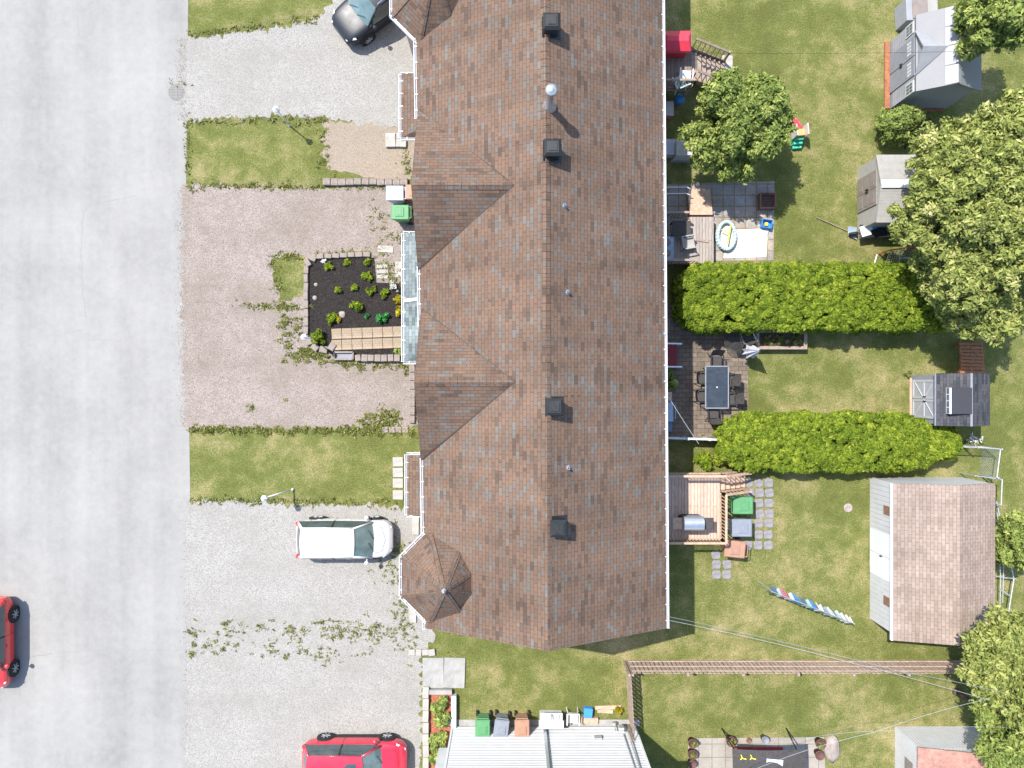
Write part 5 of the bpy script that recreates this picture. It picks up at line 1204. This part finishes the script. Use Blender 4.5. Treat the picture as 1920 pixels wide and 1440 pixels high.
m = MB(); m.tube([(-.75, .42, 0), (-.75, .42, .95), (.85, .42, .95), (.85, .42, 0)], .03); m.build('goal_post', M['redplastic'], t); m = MB(); m.tube([(-.85, .40, .03), (-1.02, 0, .03), (-.9, -.32, .03), (-.5, -.5, .03), (.7, -.5, .03), (.9, .4, .03)], .028); m.tube([(-.1, -.5, .03), (-.2, -.05, .6), (-.3, .4, .95)], .02); m.tube([(-.2, .05, .6), (.75, .0, .62)], .02); m.build('back_frame', M['white'], t)
m = MB()
for i in range(15): xx = -.75+.11*i; m.bar((xx, .42, .95), (xx*.95, -.48, .05), .006)
for j in range(10): f = j/10; m.bar((-.75, .42-.9*f, .95-.9*f), (.8, .42-.9*f, .95-.9*f), .006)
m.build('net', M['tarp'], t)
# ------------------------------------------------------------------ chain-link fences and pipe frames by the garage
def chain(label, pts, h, mesh=True):
    t = thing('chain_link_fence', label, 'fence', pts[0]); q = MB()
    for i, p in enumerate(pts): m = MB(); m.cyl((p[0], p[1], 0), (p[0], p[1], h+.08), .03, .03, 10); m.ball((p[0], p[1], h+.1), .045, 8, 6); m.build('post', M['galv'], t, True)
    for a, b in zip(pts[:-1], pts[1:]):
        m = MB(); m.cyl((*a, h), (*b, h), .024, .024, 8); m.build('top_rail', M['galv'], t, True)
        L = math.hypot(b[0]-a[0], b[1]-a[1]); A = Vector((*a, 0)); B = Vector((*b, 0)); n = int((L+h)/.12)
        for i in range(n):
            s = i*.12-h
            for d in (0, 1):
                u0, z0, u1, z1 = s, (0 if d == 0 else h), s+h, (h if d == 0 else 0)
                if u0 < 0: z0 = z0+(z1-z0)*(-u0)/h; u0 = 0
                if u1 > L: z1 = z0+(z1-z0)*(L-u0)/(u1-u0); u1 = L
                if u1-u0 > .02: q.bar(A.lerp(B, u0/L)+Vector((0, 0, z0)), A.lerp(B, u1/L)+Vector((0, 0, z1)), .005)
    q.build('wire_mesh', M['galv'], t, True)
chain('chain link fence along the lane above the garage', [G(1792, 838, 1.2), G(1832, 839, 1.2), G(1876, 842, 1.2), G(1869, 896, 1.2)], 1.2)
t = thing('pipe_gate', 'small pipe gate between garage and lane', 'gate', (*G(1860, 930, 1.1), 0))
m = MB(); a, b, c = Vector((*G(1829, 892, 1.1), 1.1)), Vector((*G(1879, 899, 1.1), 1.1)), Vector((*G(1877, 947, 1.1), 1.1)); m.tube([a, b, c, Vector((*G(1868, 944, 1.1), 1.1))], .025)
for p in (a, b, c): m.cyl((p.x, p.y, 0), p, .025)
m.build('frame', M['galv'], t, True)
t = thing('metal_ladder', 'long metal ladder frame behind the garage', 'ladder', (*G(1880, 1050, .6), 0)); m = MB()
m.tube([Vector((*G(1868, 940, .6), .6)), Vector((*G(1891, 1042, .6), .6)), Vector((*G(1901, 1085, .6), .6)), Vector((*G(1887, 1172, .6), .6))], .028); m.tube([Vector((*G(1870, 950, .5), .5)), Vector((*G(1876, 1085, .5), .5)), Vector((*G(1874, 1165, .5), .5))], .022)
m.tube([Vector((*G(1872, 985, .55), .55)), Vector((*G(1882, 1050, .55), .55)), Vector((*G(1880, 1130, .55), .55))], .018)
for a, b in (((1875, 1004), (1884, 1008)), ((1876, 1030), (1891, 1042)), ((1866, 1080), (1906, 1086)), ((1876, 1105), (1895, 1118))): m.cyl((*G(*a, .55), .55), (*G(*b, .55), .55), .022)
m.build('rail', M['galv'], t, True); m = MB()
for p in ((1891, 1042), (1901, 1085), (1887, 1172), (1870, 950)): q = G(*p, .55); m.cyl((*q, 0), (*q, .56), .03)
m.build('leg', M['galv'], t, True)
# ------------------------------------------------------------------ laundry on the lower lawn
A = Vector((*G(1447, 1109, 1.5), 1.5)); B = Vector((*G(1601, 1169, 1.5), 1.5))
t = thing('clothesline', 'clothesline strung across the lower lawn', 'clothesline', (A.x, A.y, 0)); m = MB(); m.cyl(A, B, .006); m.build('cord', M['white'], t, True); m = MB()
for p in (A, B): m.cyl((p.x, p.y, 0), (p.x, p.y, 1.55), .025)
m.build('post', M['galv'], t, True)
cols = ['bluecover', 'aqua', 'pink', 'tarp', 'blueplastic', 'bluecover', 'aqua', 'blueplastic', 'tarp', 'bluegray', 'tarp', 'aqua', 'tarp', 'tarp']; nm = ['dark blue', 'pale aqua', 'pink', 'white', 'bright blue', 'navy', 'aqua', 'vivid blue', 'white', 'blue grey', 'white', 'pale aqua', 'white', 'white']
for i, c in enumerate(cols):
    f0, f1 = (i+.06)/len(cols), (i+.95)/len(cols); a, b = A.lerp(B, f0), A.lerp(B, f1); d = (B-A).normalized(); nn = Vector((-d.y, d.x, 0)); m = MB(); dr = .45+.2*rnd.random()
    for s in (-1, 1): m.grid(lambda u, v, s=s: a.lerp(b, u)+nn*s*(.015+.13*v+.05*math.sin(7*u+i*2.3+s)*v)+Vector((0, 0, .012-dr*v)), 5, 4)
    o = m.build('laundry', M[c], None, smooth=True); o.location = (0, 0, 0)
    tag(o, f'{nm[i]} piece of laundry, {ORD[i]} from the left on the clothesline', 'laundry', 'laundry on the clothesline')
x, y = G(1590, 952); m = MB(); m.lathe((0, 0, .0), [(.2, 0), (.2, .02), (.18, .03)], 18); o = m.build('stepping_disc', M['rock'], None); o.location = (x, y, 0); tag(o, 'round pale disc alone in the lower lawn', 'stone')
# stepping stones
SS = [(1403, 905), (1422, 905), (1441, 905), (1406, 924), (1424, 924), (1442, 924), (1423, 943), (1441, 943), (1424, 963), (1442, 963), (1422, 981), (1441, 981), (1422, 1002), (1440, 1002), (1402, 1022), (1421, 1022), (1440, 1022), (1342, 1040), (1343, 1058), (1363, 1058), (1343, 1077), (1362, 1077)]
for i, (px, py) in enumerate(SS):
    x, y = G(px, py); m = MB(); s = .19; m.prism([(-s, -s*.7), (-s*.7, -s), (s*.7, -s), (s, -s*.7), (s, s*.7), (s*.7, s), (-s*.7, s), (-s, s*.7)], 0, .035)
    o = m.build('stepping_stone', M['steppingstone'], None, bevel=.01); o.location = (x, y, .004); o.rotation_euler = (0, 0, rnd.gauss(0, .08))
    col_ = 'beside the bins' if i < 17 else 'below the brown bin'
    k = i if i < 17 else i-17
    tag(o, f'grey stepping stone {col_}, {ORD[k]} counting row by row from the top', 'stepping stone', 'stepping stones in the lower yard')
plant('herb_clump', 'leafy herb clump between the vinyl fence and the wooden deck', 1325, 862, .45, .4, M['lime'], 1500, 90, .08, None); plant('herb_clump', 'low pale plants beside the deck stairs', 1350, 865, .3, .25, M['weed'], 700, 91, .07, None)
# ------------------------------------------------------------------ board fences at the bottom
def board_fence(label, a, b, h, sp=.19):
    a = Vector((*a, 0)); b = Vector((*b, 0)); t = thing('board_fence', label, 'fence', a.lerp(b, .5)); L = (b-a).length; d = (b-a).normalized(); nn = Vector((-d.y, d.x, 0)); m = MB(); n = int(L/sp); g = random.Random(int(L*10))
    for i in range(n):
        p = a+d*(sp*(i+.5)); hh = h+g.uniform(-.03, .03); q = p-nn*.035
        m.box((q.x, q.y, hh/2+.03), (sp-.05, .02, hh), math.atan2(d.y, d.x)+g.gauss(0, .015), ('Y', g.gauss(0, .008)))
    m.build('boards', M['fencewood'], t, True)
    for z in (.25, h*.55, h-.15): m = MB(); m.bar(a+Vector((0, 0, z)), b+Vector((0, 0, z)), .03, .04); m.build('rail', M['fencewood'], t, True)
    k = int(L/2.3)
    for i in range(k+1): p = a.lerp(b, i/k)-nn*.1; m = MB(); m.bar(p, p+Vector((0, 0, h+.06)), .1); m.build('post', M['timbergray'], t, True)
    return t
board_fence('long weathered board fence crossing below the garage', G(1176, 1236), G(1868, 1236), 1.45)
board_fence('short board fence running down to the white house', G(1174, 1240), G(1181, 1358), 1.45)
# ------------------------------------------------------------------ white sided house at the bottom
x0, x1 = G(848, 0)[0], G(1190, 0)[0]; yw = G(0, 1360)[1]
t = thing('sided_house', 'white horizontally sided house at the bottom edge', 'house', ((x0+x1)/2, yw-4, 0)); m = MB(); m.bx(x0, yw-8, 0, x1, yw-.02, 4.8); k = 40
for i in range(36): z = .1+i*.13; m.box(((x0+x1)/2, yw, z+.055), (x1-x0-.1, .03, .105), 0, ('X', R(-11)))
m.build('wall', M['vinyl'], t, True)
m = MB(); m.bx(x0-.03, yw-.1, 0, x0+.05, yw+.035, 4.7); m.build('corner_trim', M['white'], t, True); m = MB(); m.bx(x1-.05, yw-.1, 0, x1+.03, yw+.035, 4.7); m.build('corner_trim', M['white'], t, True)
m = MB(); xm = G(1020, 0)[0]; m.bx(xm-.05, yw+.03, .2, xm+.07, yw+.12, 4.7); m.build('downspout', M['galv'], t, True)
m = MB(); m.add([(x0-.4, yw+.3, 4.75), (x1+.4, yw+.3, 4.75), (x1+.4, yw-4, 6.6), (x0-.4, yw-4, 6.6), (x0-.4, yw-8.4, 4.75), (x1+.4, yw-8.4, 4.75)], [(0, 1, 2, 3), (3, 2, 5, 4)]); m.build('roof', M['shingle_pink'], t, True)
m = MB(); xb = G(1115, 0)[0]; m.bx(xb-.16, yw+.03, 1.1, xb+.16, yw+.10, 1.35); m.build('wall_vent', M['galv'], t, True)
m = MB(); m.bx(x0-.55, yw-1.9, .5, x0-.03, yw-.75, 2.6); m.build('bay_window', M['vinyl'], t, True); m = MB(); m.bx(x0-.57, yw-1.8, 1.1, x0-.552, yw-.85, 2.3); m.build('pane', M['pane'], t, True)
m = MB(); m.bx(x0-.3, yw-.0, 0, x1+.2, yw+.28, .06); m.build('footing', M['concrete'], t, True)
xg = G(1165, 0, .8)[0]; t = thing('gas_meter', 'gas meter with grey pipes on the white house wall', 'gas meter', (xg, yw+.2, 0)); m = MB(); m.box((0, .02, .75), (.26, .2, .34)); m.build('meter_body', M['galv'], t, bevel=.04)
m = MB(); m.tube([(-.25, -.05, 0), (-.25, -.05, .9), (-.1, -.02, .98), (.1, -.02, .98), (.26, -.05, .9), (.28, -.12, 4.5)], .028); m.tube([(.06, -.12, 1.0), (.1, -.14, 4.5)], .025); m.build('pipe', M['galv'], t); m = MB(); m.cyl((-.25, -.0, .35), (-.25, .1, .35), .1); m.build('regulator', M['galv'], t)
x = G(1034, 0, .8)[0]; t = thing('outdoor_sink', 'white outdoor sink cabinet against the white house wall', 'sink', (x, yw+.55, 0)); m = MB(); m.bx(-.5, -.3, 0, .5, .15, .72); m.build('cabinet', M['offwhite'], t, bevel=.02)
m = MB(); m.bx(-.54, -.34, .722, .54, .02, .78); m.build('counter', M['tarp'], t, bevel=.015); m = MB(); m.bx(-.5, .02, .722, .5, .34, .75); m.bx(-.2, .08, .75, .35, .28, .80); m.build('basin', M['bin_pale'], t, bevel=.02); m = MB(); m.tube([(.0, .3, .74), (.0, .3, .95), (.0, .16, .97)], .018); m.build('tap', M['chrome'], t)
blob('folding_stool', 'blue folding stool beside the white plastic chair', 'stool', 1103, 1338, .3, (.4, .42, .3), M['blueplastic'], -.1)
x = G(1105, 0, .3)[0]; blob('log_basket', 'low wooden crate under the blue folding stool', 'crate', 1106, 1352, .2, (.75, .26, .2), M['timber'], -.03, .01)
for px, py, l, a, lb in ((1140, 1327, 1.15, .03, 'long bare plank lying on the lawn left of the short board fence'), (1135, 1334, .7, -.06, 'short bare plank lying below the long plank')): blob('wood_plank', lb, 'plank', px, py, .05, (l, .17, .04), M['timber'], a, .005)
# raised bed beside the bottom house
t = thing('raised_bed', 'raised flower bed with red mulch beside the white house', 'planter', (*G(826, 1360), 0)); m = MB(); a = G(848, 1300); b = G(848, 1362); m.bx(a[0]-.02, b[1], 0, a[0]+.2, a[1], .3); m.build('timber_edge', M['bin_pale'], t, True); m = MB(); m.bx(*G(806, 1298), 0, *G(848, 1290), .25); m.build('front_edge', M['concrete'], t, True)
blocks([(798, 1300+i*22, 0) for i in range(9)], (.28, .5, .25), M['slab'], 'wall between gravel and red mulch bed', 'blocks beside the red mulch bed')
for i, (px, py, r) in enumerate(((826, 1318, .36), (828, 1352, .4), (822, 1388, .42), (818, 1425, .3))): plant('leafy_plant', f'{ORD[i]} leafy green plant from the top in the red mulch bed', px, py, r, .45, M['maple'], 1500, 100+i, .08, 'plants in the red mulch bed')
plant('yellow_bush', 'small yellow bush against the short board fence', 1161, 1332, .2, .35, M['gold'], 500, 110, .06, None)
# ------------------------------------------------------------------ patio at the bottom: pots and gazebo
for px, py, r, ld, lb in ((1299, 1394, .2, 1, 'dark flower pot at the top left corner of the pale patio'), (1299, 1415, .21, 1, 'dark flower pot below the corner pot on the pale patio'), (1298, 1433, .18, 0, 'dark pot lowest at the left edge of the pale patio'), (1371, 1390, .22, 1, 'rust brown flower pot at the top of the pale patio'), (1435, 1388, .17, 0, 'grey flower pot at the top of the pale patio'), (1539, 1395, .22, 1, 'dark flower pot at the top right of the pale patio'), (1537, 1416, .2, 0, 'dark round pot below the top right pot')):
    x, y = G(px, py, .35); t = thing('flower_pot', lb, 'flower pot', (x, y, 0), 0, 'flower pots on the pale patio'); m = MB(); m.lathe((0, 0, 0), [(r*.65, 0), (r*.95, .34), (r*1.05, .35), (r*1.05, .4), (r*.9, .4), (r*.88, .34), (.01, .33)], 18); m.build('pot', M['terracotta'] if px != 1435 else M['slate'], t, smooth=True)
    if ld: P = [(x+rnd.gauss(0, r*.3), y+rnd.gauss(0, r*.3), .42, r*.4) for _ in range(5)]; cloud('foliage', M['weed'], t, P, 120, .06, int(px+py), .5)
x, y = G(1406, 1388, .3); blob('garden_lantern', 'small brown lantern standing between the pots', 'lantern', 1405, 1390, .2, (.09, .2, .25), M['rust'], -.5, .01)
x, y = G(1450, 1440, 2.1); t = thing('garden_swing', 'dark canopied garden swing with red cushions on the pale patio', 'swing', (x-.1, y-.25, 0))
m = MB(); m.grid(lambda u, v: (-1.6+3.1*u, 1.0-2.0*v-.25*math.sin(math.pi*u)*(1-v)*0, 2.0+.12*math.sin(math.pi*u)+.08*math.sin(math.pi*v)), 10, 6); m.build('canopy', M['charcoal'], t)
m = MB(); m.box((.1, .2, 2.16), (.7, .9, .02), -.1); m.build('canopy_patch', M['bin_pale'], t); m = MB(); m.box((.1, -.5, 2.17), (1.7, .6, .02), -.2); m.build('cushion', M['redpaint'], t)
for sx in (-1, 1):
    for sy in (-1, 1): m = MB(); m.cyl((sx*1.45, sy*.9, 0), (sx*1.3, sy*.6, 2.0), .03); m.build('leg', M['black'], t)
m = MB(); m.box((0, 0, .5), (2.2, .6, .1)); m.build('seat', M['redpaint'], t)
for px, lb in ((1394, 'yellow bow on the left of the dark swing canopy'), (1412, 'yellow bow on the right of the dark swing canopy')):
    x, y = G(px, 1421, 2.2); m = MB(); m.tube([(-.1, .12, 0), (-.03, -.03, 0), (.12, -.06, 0)], .02); m.tube([(-.05, .0, 0), (-.12, -.08, 0)], .02); o = m.build('yellow_ornament', M['yellow'], None); o.location = (x, y, 2.19); tag(o, lb, 'ornament')
x, y = G(1560, 1405, .1); m = MB(); m.ball((0, 0, 0), .35, 14, 8, .5, .15); o = m.build('boulder', M['rock'], None, smooth=True); o.location = (x, y, .05); o.scale = (1, 1.7, 1); tag(o, 'pale pinkish boulder right of the flower pots', 'boulder')
# ------------------------------------------------------------------ overhead cables
def cable(label, pts, r=.012, mat='galv', sag=.25):
    q = [Vector((*G(px, py, z), z)) for px, py, z in pts]; m = MB(); f = []
    for a, b in zip(q[:-1], q[1:]): f += [a.lerp(b, i/10)-Vector((0, 0, sag*4*(i/10)*(1-i/10))) for i in range(10)]
    f.append(q[-1]); m.tube(f, r, 6); o = m.build('overhead_cable', M[mat], None); tag(o, label, 'cable', 'overhead cables')
cable('overhead cable from the gable corner crossing the board fence', [(1248, 1162, 4.6), (1600, 1244, 5.0), (1960, 1345, 5.4)], .008)
cable('second overhead cable just above the one at the gable corner', [(1248, 1155, 4.6), (1700, 1262, 5.2), (1960, 1318, 5.6)], .007, 'slate')
cable('white cable rising to the right over the pale patio', [(1380, 1458, 4.2), (1640, 1373, 4.6), (1960, 1288, 5.)], .007, 'galv')
cable('thin white cable over the corrugated shed', [(1480, 1392, 4.0), (1680, 1370, 4.3), (1960, 1367, 4.6)], .005, 'galv')
cable('thin cable from the eave across the brown patio', [(1246, 732, 4.5), (1310, 832, 3.0)], .007, 'white', .1)
cable('thin dark cable high over the top lawn', [(1247, 98, 4.6), (1960, 92, 6.2)], .006, 'black', .2)
